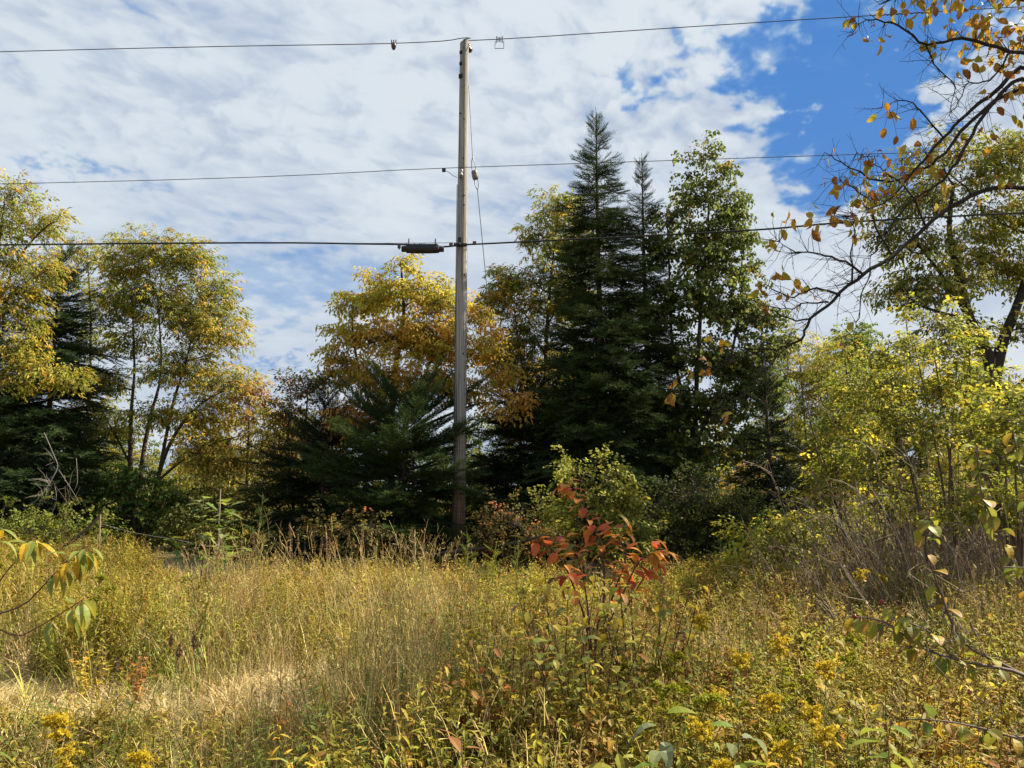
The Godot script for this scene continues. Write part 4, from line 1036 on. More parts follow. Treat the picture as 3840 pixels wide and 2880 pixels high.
	# shrubs under the trees
	var bushes := [
		["bright-leaved shrub with upright shoots below the tallest spruce", 1275.0, 12.2, 0, [[-40, 1.98, 26, 40], [30, 1.9, 26, 46], [0, 1.55, 60, 50], [70, 1.45, 50, 46], [-60, 1.35, 46, 46], [10, 1.05, 90, 50], [80, 0.9, 60, 46]], 420],
		["dark olive shrub in the shade right of the pole foot", 1110.0, 14.0, 1, [[0, 1.1, 60, 50], [-50, 0.8, 50, 50], [50, 0.8, 60, 50], [0, 0.4, 90, 40]], 240],
		["dark green shrub low beneath the poplar", 1470.0, 14.4, 2, [[0, 1.5, 80, 60], [-80, 1.2, 70, 60], [80, 1.2, 70, 60], [0, 0.7, 110, 60], [-100, 0.6, 70, 50], [100, 0.6, 70, 50]], 560],
		["dark green shrub left of the small black-green spruce", 1590.0, 14.2, 2, [[0, 1.2, 60, 50], [-50, 0.8, 60, 50], [50, 0.8, 60, 50]], 260],
		["golden leaved bush glowing behind the small black-green spruce", 1600.0, 18.6, 3, [[0, 1.9, 50, 60], [-30, 1.3, 50, 50], [30, 1.2, 50, 50], [0, 0.6, 70, 50]], 280],
		["light yellow-green shrub in front of the small black-green spruce", 1650.0, 10.6, 4, [[0, 1.15, 50, 40], [-50, 0.95, 44, 40], [50, 1.05, 44, 40], [0, 0.7, 80, 40], [-60, 0.5, 50, 36]], 240],
		["green shrub under the left spruce beside the fence stake", 110.0, 17.0, 5, [[0, 0.7, 80, 36], [-90, 0.65, 70, 36], [80, 0.6, 70, 34]], 330],
		["twiggy brownish shrub low in front of the short wide spruce", 800.0, 13.6, 1, [[0, 0.8, 60, 40], [-80, 0.7, 60, 40], [80, 0.6, 50, 36]], 150],
		["olive thicket bush behind the fence stakes", 430.0, 22.5, 6, [[0, 2.0, 80, 50], [-100, 1.9, 70, 50], [100, 2.1, 70, 50], [0, 1.0, 120, 50], [-150, 1.1, 70, 60]], 620],
		["pale olive bush filling the gap behind the thin left tree", 210.0, 26.0, 6, [[0, 3.0, 60, 50], [-40, 2.2, 60, 50], [40, 2.2, 60, 50], [0, 1.1, 90, 60]], 520],
		["dark bush in the gap between pole and tallest spruce", 1080.0, 19.5, 2, [[0, 2.2, 60, 60], [50, 1.6, 60, 60], [-40, 1.4, 60, 60], [20, 0.8, 90, 60]], 420],
		["low yellowing bush at the foot of the sapling clumps", 1790.0, 12.4, 4, [[0, 1.0, 70, 44], [-60, 0.7, 60, 40], [70, 0.75, 60, 40]], 260],
	]
	var looks := [[Color(0.10, 0.13, 0.03), Color(0.24, 0.25, 0.05), yellow, 0.1], [Color(0.07, 0.065, 0.025), Color(0.15, 0.13, 0.04), Color(0.30, 0.12, 0.04), 0.08], [Color(0.03, 0.045, 0.016), Color(0.07, 0.085, 0.022), olive, 0.1], [gold, yellow, orange, 0.15], [lime * 0.8, lime, yellow, 0.25], [green, Color(0.14, 0.17, 0.04), lime, 0.2], [olive * 0.8, olive.lerp(lime, 0.4), gold, 0.15]]
	for q in bushes:
		var k: float = q[2] / 1662.0
		var b := at_ground((q[1] - 1106.0) * k, q[2])
		var ls := []
		for c in q[4]: ls.append([b + Vector3(c[0] * k, c[1], rf(-0.3, 0.3)), Vector3(c[2] * k, c[3] * k, c[2] * k * 0.9), 0])
		var ss := []
		for i in 4:
			var a := b + Vector3(rf(-0.15, 0.15), 0, rf(-0.15, 0.15))
			var e: Vector3 = ls[i % ls.size()][0] + Vector3(0, 0.1, 0)
			ss.append([[a, a.lerp(e, 0.5) + Vector3(rf(-0.08, 0.08), 0, rf(-0.08, 0.08)), e], rf(0.012, 0.02), 0.005])
		tree("shrub", q[0], "shrub", b, ss, ls, q[5], small_s if q[3] != 6 else hang_b, [looks[q[3]]], Color(0.09, 0.07, 0.06), {"size": 0.85, "twig": 0.7, "lift": 1.2})
	distant_woods(round_s, [olive, green, lime, gold])

func distant_woods(leaves: ArrayMesh, cols: Array) -> void:
	var xs := []
	var cs := []
	var m := Mesher.new()
	for i in 34:
		var x := -34.0 + i * 2.05 + rf(-0.7, 0.7)
		var z := -rf(32.0, 40.0)
		var h := rf(3.6, 5.4)
		if x > 1.0 and x < 14.0: h += 0.6
		var col: Color = cols[rng.randi() % 4]
		m.tube([Vector3(x, -0.2, z), Vector3(x + rf(-0.2, 0.2), h * 0.5, z), Vector3(x + rf(-0.3, 0.3), h, z)], 0.1, 0.02, 5, Color(0.08, 0.065, 0.05))
		for k in 420:
			var o := ball()
			var p := Vector3(x, h * 0.5, z) + Vector3(o.x * 1.5, o.y * h * 0.55, o.z * 1.4)
			var out := Vector3(o.x, 0, o.z) + shell() * 0.4
			var b := facing(Vector3(out.x, 0.2, out.z), Vector3.UP)
			var s := rf(1.1, 1.7)
			xs.append(Transform3D(Basis(b.x * s, b.y * s, b.z * s), p))
			cs.append(vary(col.lerp(cols[rng.randi() % 4], 0.3), 0.3))
	var o := Node3D.new()
	o.name = "distant_woods"
	add_child(o)
	tag(o, "low line of distant mixed woods seen through gaps between the nearer trees", "woods", "", "stuff")
	part(o, "trunks", m.mesh(), bark_mat, Transform3D(), "stuff")
	scatter(o, "crowns", leaves, leaf_mat, xs, cs)
	# brush under and between the trees
	xs = []; cs = []
	m = Mesher.new()
	for i in 260:
		var z := -rf(16.5, 27.0)
		var x := rf(-1, 1) * (-z * 0.75 + 1.0)
		var h := rf(0.7, 1.7) + (-z - 16.0) * 0.06
		var g := at_ground(x, -z)
		for k in 3:
			m.tube([g, g + Vector3(rf(-0.3, 0.3), h * 0.6, rf(-0.3, 0.3)), g + Vector3(rf(-0.5, 0.5), h, rf(-0.4, 0.4))], 0.014, 0.004, 4, Color(0.08, 0.065, 0.05))
		var col: Color = cols[0].lerp(cols[rng.randi() % 4], 0.5) * rf(0.5, 0.95)
		for k in 34:
			var q := ball()
			var p := g + Vector3(q.x * 0.75, h * (0.52 + q.y * 0.5), q.z * 0.7)
			var b := facing(Vector3(q.x, rf(0, 0.8), q.z) + shell() * 0.4, Vector3.UP)
			xs.append(Transform3D(b, p)); cs.append(vary(col, 0.35))
	o = Node3D.new()
	o.name = "undergrowth"
	add_child(o)
	tag(o, "dark tangled brush filling the ground under and between the trees", "undergrowth", "", "stuff")
	part(o, "stems", m.mesh(), bark_mat, Transform3D(), "stuff")
	scatter(o, "foliage", leaves, leaf_mat, xs, cs)

# ---------------------------------------------------------------- the limb that hangs in from the right
func overhanging_tree() -> void:
	var base := Vector3(5.3, 0.0, -6.6)
	var bark := Color(0.034, 0.028, 0.026)
	var root := thing("overhanging_tree", "near tree whose long dark limbs with sparse orange leaves reach in from the right edge", "tree", base)
	var m := Mesher.new()
	m.tube(smooth(moved([base + Vector3.DOWN * 0.1, base + Vector3(0.05, 2.2, 0), base + Vector3(-0.05, 4.2, 0.05), base + Vector3(0.2, 6.6, 0.1), base + Vector3(0.1, 8.4, 0.1)], -base), 5), 0.15, 0.04, 10, bark, 0.06)
	part(root, "trunk", m.mesh(), bark_mat)
	var lines := [
		[[base + Vector3(0, 3.9, 0), Vector3(4.53, 4.25, -6.50), Vector3(4.00, 4.15, -6.40), Vector3(3.59, 3.89, -6.30), Vector3(3.20, 3.57, -6.20), Vector3(2.87, 3.36, -6.10), Vector3(2.61, 3.15, -6.10), Vector3(2.38, 2.96, -6.00), Vector3(2.29, 2.80, -6.00), Vector3(2.14, 2.73, -6.00), Vector3(1.96, 2.71, -6.00), Vector3(1.76, 2.74, -6.00), Vector3(1.60, 2.83, -6.00)], 0.023, 0.003],
		[[base + Vector3(0, 4.6, 0), Vector3(4.71, 5.39, -6.50), Vector3(4.18, 5.03, -6.30), Vector3(3.88, 4.79, -6.20), Vector3(3.68, 4.58, -6.20), Vector3(3.41, 4.33, -6.10), Vector3(3.22, 4.09, -6.10), Vector3(3.01, 3.93, -6.00), Vector3(2.88, 3.88, -6.00)], 0.022, 0.003],
		[[base + Vector3(0, 4.5, 0), Vector3(4.62, 5.20, -6.40), Vector3(4.08, 4.88, -6.10), Vector3(3.80, 4.52, -6.00), Vector3(3.60, 4.24, -5.90), Vector3(3.40, 4.04, -5.90), Vector3(3.18, 3.89, -5.90), Vector3(2.89, 3.55, -5.80), Vector3(2.79, 3.40, -5.80)], 0.02, 0.003],
		[[base + Vector3(0, 4.2, 0), Vector3(4.88, 5.27, -6.70), Vector3(4.28, 5.04, -6.60), Vector3(3.85, 4.59, -6.50), Vector3(3.61, 4.42, -6.50), Vector3(3.21, 4.29, -6.40), Vector3(2.89, 4.46, -6.40), Vector3(2.74, 4.55, -6.40)], 0.022, 0.003],
		[[base + Vector3(0, 5.0, 0), Vector3(4.62, 5.30, -6.20), Vector3(4.17, 5.26, -6.00), Vector3(3.73, 5.31, -5.90), Vector3(3.42, 5.26, -5.90), Vector3(3.15, 5.36, -5.80), Vector3(2.92, 5.41, -5.80), Vector3(2.81, 5.38, -5.80)], 0.02, 0.003],
		[[base + Vector3(0, 5.2, 0), Vector3(4.74, 5.69, -6.20), Vector3(4.21, 5.77, -6.00), Vector3(3.77, 5.78, -5.90), Vector3(3.38, 5.74, -5.90), Vector3(3.01, 5.55, -5.80)], 0.022, 0.004],
		[[Vector3(3.68, 4.58, -6.20), Vector3(3.45, 4.78, -6.10), Vector3(3.30, 4.88, -6.10), Vector3(3.07, 4.76, -6.00)], 0.008, 0.002],
		[[Vector3(2.87, 3.36, -6.10), Vector3(2.63, 3.46, -6.00), Vector3(2.44, 3.50, -6.00), Vector3(2.22, 3.50, -5.90), Vector3(2.10, 3.58, -5.90)], 0.011, 0.002],
		[[Vector3(2.77, 3.29, -6.10), Vector3(2.78, 3.49, -6.10), Vector3(2.82, 3.73, -6.10), Vector3(2.82, 3.88, -6.10)], 0.009, 0.003],
		[[Vector3(2.67, 3.18, -6.10), Vector3(2.47, 3.25, -6.10), Vector3(2.25, 3.15, -6.00), Vector3(2.09, 3.22, -6.00), Vector3(1.98, 3.26, -6.00)], 0.010, 0.002],
		[[Vector3(2.57, 3.13, -6.10), Vector3(2.39, 3.12, -6.10), Vector3(2.20, 3.05, -6.00), Vector3(2.03, 3.08, -6.00)], 0.008, 0.002],
		[[Vector3(2.38, 2.96, -6.00), Vector3(2.21, 2.96, -6.00), Vector3(2.09, 3.03, -6.00), Vector3(1.95, 2.96, -6.00)], 0.008, 0.002],
		[[Vector3(3.18, 3.56, -6.20), Vector3(3.07, 3.72, -6.20), Vector3(3.02, 4.00, -6.20), Vector3(2.84, 4.17, -6.20), Vector3(2.72, 4.21, -6.20)], 0.010, 0.002],
		[[Vector3(2.93, 3.39, -6.10), Vector3(2.84, 3.18, -6.10), Vector3(2.79, 2.95, -6.10), Vector3(2.73, 2.87, -6.10)], 0.006, 0.002],
		[[Vector3(3.52, 3.84, -6.30), Vector3(3.34, 4.13, -6.20), Vector3(3.11, 4.33, -6.20), Vector3(2.93, 4.46, -6.20)], 0.010, 0.002],
		[[Vector3(1.96, 2.71, -6.00), Vector3(1.66, 2.59, -6.00), Vector3(1.44, 2.55, -6.00), Vector3(1.24, 2.46, -5.90)], 0.006, 0.002],
		[[Vector3(2.18, 2.73, -6.00), Vector3(1.96, 2.54, -5.90), Vector3(1.77, 2.32, -5.90), Vector3(1.65, 2.18, -5.90)], 0.005, 0.0015],
		[[Vector3(4.00, 4.15, -6.40), Vector3(3.80, 4.29, -6.30), Vector3(3.60, 4.33, -6.30), Vector3(3.49, 4.50, -6.30)], 0.008, 0.002],
		[[Vector3(4.17, 5.26, -6.00), Vector3(3.99, 5.01, -6.00), Vector3(3.80, 4.97, -6.00), Vector3(3.70, 4.77, -6.00)], 0.009, 0.003],
		[[Vector3(3.42, 5.26, -5.90), Vector3(3.48, 5.08, -5.90), Vector3(3.62, 4.88, -5.90), Vector3(3.62, 4.69, -6.00)], 0.007, 0.002],
	]
	var hooks := []
	for l in lines:
		m = Mesher.new()
		var pts := smooth(l[0], 4)
		for i in range(1, pts.size() - 1): pts[i] += shell() * 0.012
		m.tube(moved(pts, -base), l[1], l[2], 7, bark, 0.08)
		part(root, "limb", m.mesh(), bark_mat)
		hooks.append_array(pts)
	# [centre, reach, leaves]
	var groups := [[Vector3(2.85, 5.39, -5.80), 0.10, 9], [Vector3(3.01, 5.23, -5.85), 0.08, 3], [Vector3(3.16, 5.54, -5.85), 0.10, 8], [Vector3(3.38, 5.57, -5.90), 0.12, 9], [Vector3(3.59, 5.55, -5.90), 0.12, 8], [Vector3(3.51, 5.24, -5.90), 0.10, 7], [Vector3(3.79, 5.41, -5.90), 0.14, 11], [Vector3(4.01, 5.64, -6.00), 0.14, 11], [Vector3(4.18, 5.43, -6.00), 0.16, 12], [Vector3(3.89, 5.16, -6.00), 0.12, 8], [Vector3(4.18, 5.07, -6.10), 0.14, 10], [Vector3(4.41, 4.93, -6.30), 0.14, 10],
		[Vector3(3.07, 4.76, -6.00), 0.06, 2], [Vector3(3.30, 4.60, -6.15), 0.12, 4], [Vector3(3.21, 4.69, -6.10), 0.08, 4], [Vector3(2.93, 4.46, -6.20), 0.12, 5], [Vector3(2.76, 4.52, -6.35), 0.06, 2], [Vector3(3.06, 4.37, -6.20), 0.12, 9], [Vector3(2.89, 4.17, -6.15), 0.14, 9], [Vector3(3.10, 4.11, -6.15), 0.14, 12], [Vector3(2.93, 3.96, -6.10), 0.12, 10], [Vector3(3.30, 4.17, -6.20), 0.14, 11], [Vector3(3.47, 4.35, -6.20), 0.14, 9], [Vector3(3.72, 4.58, -6.20), 0.14, 7], [Vector3(3.96, 4.58, -6.20), 0.14, 7], [Vector3(4.21, 4.21, -6.40), 0.16, 8], [Vector3(3.78, 4.13, -6.30), 0.12, 6],
		[Vector3(2.71, 4.17, -6.20), 0.10, 4], [Vector3(2.66, 4.31, -6.30), 0.04, 1], [Vector3(2.79, 3.92, -6.15), 0.10, 7], [Vector3(2.50, 3.85, -6.10), 0.08, 3], [Vector3(2.43, 3.92, -6.10), 0.06, 2], [Vector3(2.19, 3.79, -6.00), 0.08, 4], [Vector3(2.08, 3.58, -5.90), 0.05, 3], [Vector3(2.27, 3.81, -6.00), 0.04, 2], [Vector3(2.45, 3.69, -6.00), 0.05, 3], [Vector3(2.76, 3.69, -6.10), 0.05, 3], [Vector3(2.66, 3.88, -6.10), 0.1, 5],
		[Vector3(1.98, 3.26, -6.00), 0.05, 3], [Vector3(2.09, 3.30, -6.00), 0.05, 3], [Vector3(2.18, 3.40, -6.00), 0.05, 2], [Vector3(2.29, 3.27, -6.00), 0.05, 3], [Vector3(2.45, 3.26, -6.10), 0.06, 4], [Vector3(2.03, 3.08, -6.00), 0.05, 3], [Vector3(2.63, 2.81, -6.10), 0.04, 2], [Vector3(2.75, 2.99, -6.10), 0.03, 1], [Vector3(2.20, 3.11, -6.00), 0.07, 3], [Vector3(1.61, 2.82, -6.00), 0.05, 3], [Vector3(1.71, 2.79, -6.00), 0.05, 2], [Vector3(1.44, 2.55, -6.00), 0.08, 5], [Vector3(1.25, 2.41, -5.90), 0.07, 5], [Vector3(1.55, 2.63, -6.00), 0.06, 3], [Vector3(1.65, 2.18, -5.90), 0.05, 2]]
	var meshes := leaf_meshes(OVAL, 0.5, [[Color(0.42, 0.22, 0.03), Color(0.34, 0.13, 0.03)], [Color(0.48, 0.30, 0.035), Color(0.44, 0.22, 0.03)], [Color(0.30, 0.13, 0.03), Color(0.20, 0.07, 0.025)], [Color(0.46, 0.36, 0.05), Color(0.40, 0.24, 0.03)], [Color(0.34, 0.32, 0.04), Color(0.42, 0.28, 0.03)]])
	m = Mesher.new()
	for g in groups:
		for i in g[2]:
			var p: Vector3 = g[0] + ball() * g[1] * 1.25
			var near: Vector3 = hooks[0]
			for h in hooks:
				if (h - p).length_squared() < (near - p).length_squared(): near = h
			m.tube([near - base, near.lerp(p, 0.5) - base + shell() * 0.02 + Vector3.UP * 0.015, p - base], 0.0028, 0.0014, 3, bark)
			add_leaf(root, meshes, p - base, (Vector3.DOWN * rf(0.5, 1.6) + shell() * 0.7).normalized(), shell(), rf(0.08, 0.13))
	for i in 620:     # bare side twigs
		var a: Vector3 = hooks[rng.randi() % hooks.size()]
		if a.x > 4.6: continue
		var d := (shell() + Vector3(-0.8, -0.1, 0)).normalized()
		var e := a + d * rf(0.08, 0.34)
		m.tube([a - base, a.lerp(e, 0.5) - base + shell() * 0.02, e - base], 0.003, 0.001, 3, bark)
		var e2 := a.lerp(e, 0.6) + (d + shell() * 0.9).normalized() * rf(0.05, 0.14)
		m.tube([a.lerp(e, 0.6) - base, e2 - base], 0.002, 0.0008, 3, bark)
	part(root, "twigs", m.mesh(), bark_mat, Transform3D(), "stuff")
	# the rest of its crown, above and right of the picture
	var hang := sprig(12, 0.4, 0.10, 0.05, 0.4, 1.4, OVAL, Color(1.3, 0.8, 0.6), 0.2)
	var xs := []
	var cs := []
	for i in 260:
		var p := Vector3(0.6, 6.8, 0.0) + ball() * Vector3(1.6, 1.6, 1.6)
		var b := facing(Vector3(rf(-1, 1), 0.1, rf(-1, 1)), Vector3.UP)
		xs.append(Transform3D(b, p)); cs.append(vary(Color(0.36, 0.24, 0.04), 0.3))
	scatter(root, "crown", hang, leaf_mat, xs, cs)
# ---------------------------------------------------------------- plants close enough to tell their leaves apart
func saplings() -> void:
	var red := leaf_meshes(BROAD, 0.46, [[Color(0.62, 0.15, 0.045), Color(0.58, 0.12, 0.04)], [Color(0.64, 0.24, 0.05), Color(0.62, 0.26, 0.045)], [Color(0.48, 0.09, 0.045), Color(0.42, 0.08, 0.04)], [Color(0.62, 0.30, 0.05), Color(0.62, 0.18, 0.045)]])
	var red_green := leaf_meshes(BROAD, 0.44, [[Color(0.24, 0.22, 0.035), Color(0.36, 0.12, 0.03)], [Color(0.16, 0.17, 0.03), Color(0.28, 0.20, 0.03)], [Color(0.42, 0.16, 0.04), Color(0.40, 0.10, 0.03)]])
	var bark := Color(0.09, 0.04, 0.035)
	var b := Vector3(0.54, 0.36, -5.00)
	b = at_ground(b.x, 5.0)
	var root := leafy("red_dogwood", "red-leaved dogwood bush standing bright in front of the dark trees", "shrub", b, [
		[[b, Vector3(0.52, 0.63, -5.00), Vector3(0.58, 0.94, -5.00), Vector3(0.57, 1.26, -5.00), Vector3(0.48, 1.43, -5.00), Vector3(0.40, 1.60, -5.00), Vector3(0.33, 1.65, -5.00)], 0.010, 0.003, 40, 0.42],
		[[b, Vector3(0.56, 0.64, -4.95), Vector3(0.68, 0.96, -4.90), Vector3(0.80, 1.18, -4.90), Vector3(0.94, 1.24, -4.90)], 0.008, 0.003, 24, 0.48],
		[[b, Vector3(0.57, 0.68, -5.05), Vector3(0.66, 0.99, -5.05), Vector3(0.73, 1.20, -5.05), Vector3(0.63, 1.40, -5.05)], 0.008, 0.003, 30, 0.42],
		[[b, Vector3(0.47, 0.71, -4.90), Vector3(0.38, 1.02, -4.85), Vector3(0.28, 1.22, -4.80), Vector3(0.12, 1.31, -4.80)], 0.008, 0.003, 24, 0.48],
		[[b, Vector3(0.50, 0.70, -5.10), Vector3(0.47, 1.01, -5.15), Vector3(0.41, 1.22, -5.15), Vector3(0.34, 1.31, -5.20)], 0.008, 0.003, 18, 0.5],
		[[b, Vector3(0.66, 0.67, -5.10), Vector3(0.80, 0.95, -5.15), Vector3(0.90, 1.08, -5.20), Vector3(0.98, 1.14, -5.20)], 0.007, 0.003, 18, 0.48]], red, 0.116, -0.45, 0.6, bark)
	for p in [Vector3(0.15, 1.36, -4.80), Vector3(0.20, 1.33, -4.80), Vector3(0.27, 1.30, -4.80), Vector3(0.35, 1.27, -4.85), Vector3(0.70, 1.43, -5.05), Vector3(0.74, 1.37, -5.05), Vector3(0.71, 1.30, -5.00), Vector3(0.88, 1.25, -4.90), Vector3(0.92, 1.21, -4.90), Vector3(0.85, 1.19, -4.90), Vector3(0.31, 1.11, -4.90), Vector3(0.45, 1.14, -5.00)]:
		for k in 4:
			add_leaf(root, red_green, p - b + ball() * 0.09, (Vector3(signf(p.x - b.x) * 0.8, 0.1, 0) + shell() * 0.6).normalized(), Vector3.UP, rf(0.09, 0.14))

	# mixed dogwood below and before it
	var mixed := leaf_meshes(OVAL, 0.5, [[Color(0.24, 0.23, 0.04), Color(0.28, 0.2, 0.04)], [Color(0.34, 0.32, 0.045), Color(0.36, 0.28, 0.04)], [Color(0.32, 0.17, 0.045), Color(0.30, 0.13, 0.04)], [Color(0.17, 0.21, 0.04), Color(0.22, 0.22, 0.04)], [Color(0.48, 0.40, 0.05), Color(0.46, 0.30, 0.04)]])
	var spots := [["olive and rust leaved dogwood left of the red bush's foot", 1180.0, 4.5, 15, 1.12, 0.34], ["yellowing dogwood under the right half of the red bush", 1375.0, 4.5, 16, 1.12, 0.36], ["dogwood stems with olive leaves at the lower middle of the meadow", 1270.0, 3.8, 12, 0.94, 0.34], ["small olive dogwood left of the lower middle stems", 1060.0, 3.9, 9, 0.86, 0.30]]
	for s in spots:
		var o := at_ground((s[1] - 1106.0) / 1662.0 * s[2], s[2])
		var st := []
		for i in s[3]:
			var e := o + Vector3(rf(-1, 1) * s[5], s[4] * rf(0.75, 1.1), rf(-0.8, 0.8) * s[5])
			st.append([[o + ball() * Vector3(0.06, 0, 0.06), o.lerp(e, 0.55) + ball() * 0.05, e], 0.005, 0.002, 18, 0.25])
		leafy("dogwood", s[0], "shrub", o, st, mixed, 0.085, -0.35, 0.7, bark)

	# left: sapling with long drooping leaves close to the lens
	var long := leaf_meshes(BLADE, 0.27, [[Color(0.20, 0.26, 0.06), Color(0.26, 0.28, 0.05)], [Color(0.24, 0.28, 0.06), Color(0.50, 0.38, 0.03)], [Color(0.52, 0.36, 0.025), Color(0.46, 0.24, 0.03)], [Color(0.20, 0.25, 0.06), Color(0.38, 0.33, 0.04)]])
	b = at_ground(-2.05, 2.9)
	leafy("willow_sapling", "near sapling with long drooping green and yellow leaves at the left edge", "sapling", b, [
		[[b, Vector3(-1.96, 1.01, -2.90), Vector3(-1.74, 1.21, -2.85), Vector3(-1.59, 1.35, -2.80), Vector3(-1.51, 1.41, -2.80)], 0.004, 0.0015, 24, 0.66],
		[[b, Vector3(-2.08, 1.02, -3.00), Vector3(-1.95, 1.26, -3.00), Vector3(-1.86, 1.38, -3.00), Vector3(-1.83, 1.43, -3.00)], 0.004, 0.0015, 16, 0.72],
		[[b, Vector3(-1.89, 1.03, -2.80), Vector3(-1.69, 1.11, -2.75), Vector3(-1.52, 1.20, -2.70), Vector3(-1.46, 1.24, -2.70)], 0.0035, 0.0015, 12, 0.66],
		[[b, Vector3(-1.94, 1.06, -2.80), Vector3(-1.85, 1.29, -2.75), Vector3(-1.81, 1.41, -2.75), Vector3(-1.79, 1.49, -2.70)], 0.004, 0.0015, 12, 0.5]], long, 0.105, 0.15, 1.25, Color(0.12, 0.06, 0.04))

	# maple sapling
	var maple := maple_meshes([Color(0.20, 0.26, 0.045), Color(0.28, 0.31, 0.05), Color(0.13, 0.20, 0.05), Color(0.20, 0.25, 0.10)])
	b = at_ground(-3.75, 9.4)
	leafy("maple_sapling", "young maple with broad lobed green leaves in front of the fence stakes", "sapling", b, [
		[[b, Vector3(-3.69, 0.85, -9.40), Vector3(-3.72, 1.18, -9.40), Vector3(-3.73, 1.53, -9.40)], 0.010, 0.003, 34, 0.15], [[b, Vector3(-3.48, 0.86, -9.30), Vector3(-3.39, 1.23, -9.30), Vector3(-3.39, 1.48, -9.30)], 0.007, 0.003, 30, 0.15], [[b, Vector3(-3.80, 0.70, -9.30), Vector3(-3.90, 0.91, -9.30), Vector3(-3.97, 1.05, -9.30)], 0.006, 0.003, 14, 0.25],
		[[b, Vector3(-3.51, 0.66, -9.10), Vector3(-3.25, 0.87, -9.10), Vector3(-3.15, 0.98, -9.10)], 0.006, 0.003, 12, 0.25]], maple, 0.17, -0.3, 0.7, Color(0.12, 0.09, 0.06))

	# tamaracks: feathery light green
	var soft := needle_spray()
	for q in [["small feathery yellow-green tamarack right of the pole foot", 1062.0, 9.0, 1.02, 0.5, Color(0.24, 0.27, 0.045)], ["feathery green tamarack seedling leaning up at the right side of the pole foot", 1012.0, 9.8, 1.15, 0.3, Color(0.16, 0.20, 0.04)], ["thin green tamarack seedling left of the dark spruces", 562.0, 13.0, 1.5, 0.45, Color(0.12, 0.16, 0.05)], ["slim green spruce seedling in the shade below the poplar", 1548.0, 11.5, 1.0, 0.35, Color(0.09, 0.12, 0.045)], ["pale green tamarack seedling left of the red bush", 1110.0, 8.2, 1.1, 0.22, Color(0.22, 0.26, 0.05)]]:
		b = at_ground((q[1] - 1106.0) / 1662.0 * q[2], q[2])
		root = thing("tamarack_seedling", q[0], "seedling", b)
		var m := Mesher.new()
		var lean := Vector3(rf(-0.15, 0.15), 0, rf(-0.1, 0.1))
		var tip: Vector3 = Vector3.UP * q[3] + lean
		m.tube(curve(Vector3.ZERO, tip, -lean * 0.2, 5), 0.009, 0.002, 5, Color(0.2, 0.15, 0.07))
		part(root, "stem", m.mesh(), stem_mat)
		for i in 26:
			var t := 0.12 + 0.88 * i / 26.0
			var out := Vector3(cos(i * 2.4), rf(0.2, 0.8), sin(i * 2.4)).normalized()
			var bb := facing(out, Vector3.UP)
			var s: float = q[4] * (1.15 - t) * rf(0.7, 1.1) + 0.06
			var mm := [soft]
			var o := part(root, "twig", tinted(mm[0], q[5]), needle_mat, Transform3D(Basis(bb.x * s, bb.y * s * 0.8, bb.z * s * 0.8), tip * t))
		for i in 8:
			var bb := facing((Vector3.UP + shell() * 0.25).normalized(), Vector3(1, 0, 0.1))
			part(root, "twig", tinted(soft, q[5]), needle_mat, Transform3D(Basis(bb.x * 0.16, bb.y * 0.1, bb.z * 0.08), tip * (0.5 + 0.06 * i)))

	# near, right: broad yellow and red leaves on a shrub leaning in from the edge
	var wide := leaf_meshes(BROAD, 0.62, [[Color(0.28, 0.29, 0.035), Color(0.34, 0.31, 0.03)], [Color(0.40, 0.30, 0.03), Color(0.34, 0.18, 0.03)], [Color(0.16, 0.18, 0.03), Color(0.24, 0.14, 0.03)], [Color(0.36, 0.24, 0.04), Color(0.28, 0.12, 0.03)], [Color(0.13, 0.18, 0.035), Color(0.18, 0.2, 0.035)], [Color(0.24, 0.26, 0.04), Color(0.30, 0.28, 0.04)]])
	var dark := Color(0.10, 0.075, 0.065)
	b = at_ground(2.75, 3.0)
	root = leafy("hazel_shrub", "near shrub at the right edge with bare dark branches and big yellow leaves", "shrub", b, [
		[[b, Vector3(2.10, 0.76, -3.00), Vector3(1.89, 0.93, -2.95), Vector3(1.65, 0.99, -2.90), Vector3(1.49, 1.04, -2.90), Vector3(1.36, 1.13, -2.90), Vector3(1.24, 1.15, -2.90)], 0.009, 0.002, 26, 0.40],
		[[b, Vector3(2.10, 0.79, -3.00), Vector3(1.85, 0.95, -2.95), Vector3(1.64, 1.06, -2.90), Vector3(1.57, 1.24, -2.90), Vector3(1.53, 1.40, -2.90), Vector3(1.55, 1.52, -2.90)], 0.008, 0.002, 24, 0.4],
		[[Vector3(1.60, 1.00, -2.90), Vector3(1.50, 1.10, -2.85), Vector3(1.42, 1.14, -2.85), Vector3(1.36, 1.19, -2.85)], 0.004, 0.0015, 12, 0.3],
		[[b, Vector3(2.06, 0.89, -3.00), Vector3(1.97, 1.19, -3.00), Vector3(1.87, 1.43, -3.00), Vector3(1.81, 1.61, -3.00), Vector3(1.81, 1.78, -3.00)], 0.007, 0.002, 28, 0.4],
		[[b, Vector3(1.89, 0.69, -2.80), Vector3(1.69, 0.78, -2.75), Vector3(1.47, 0.84, -2.70), Vector3(1.32, 0.85, -2.70)], 0.005, 0.002, 20, 0.3],
		[[b, Vector3(2.20, 1.00, -3.10), Vector3(2.16, 1.35, -3.10), Vector3(2.05, 1.62, -3.10), Vector3(2.02, 1.85, -3.10)], 0.008, 0.002, 26, 0.4]], wide, 0.066, -0.2, 1.1, dark)
	var m := Mesher.new()
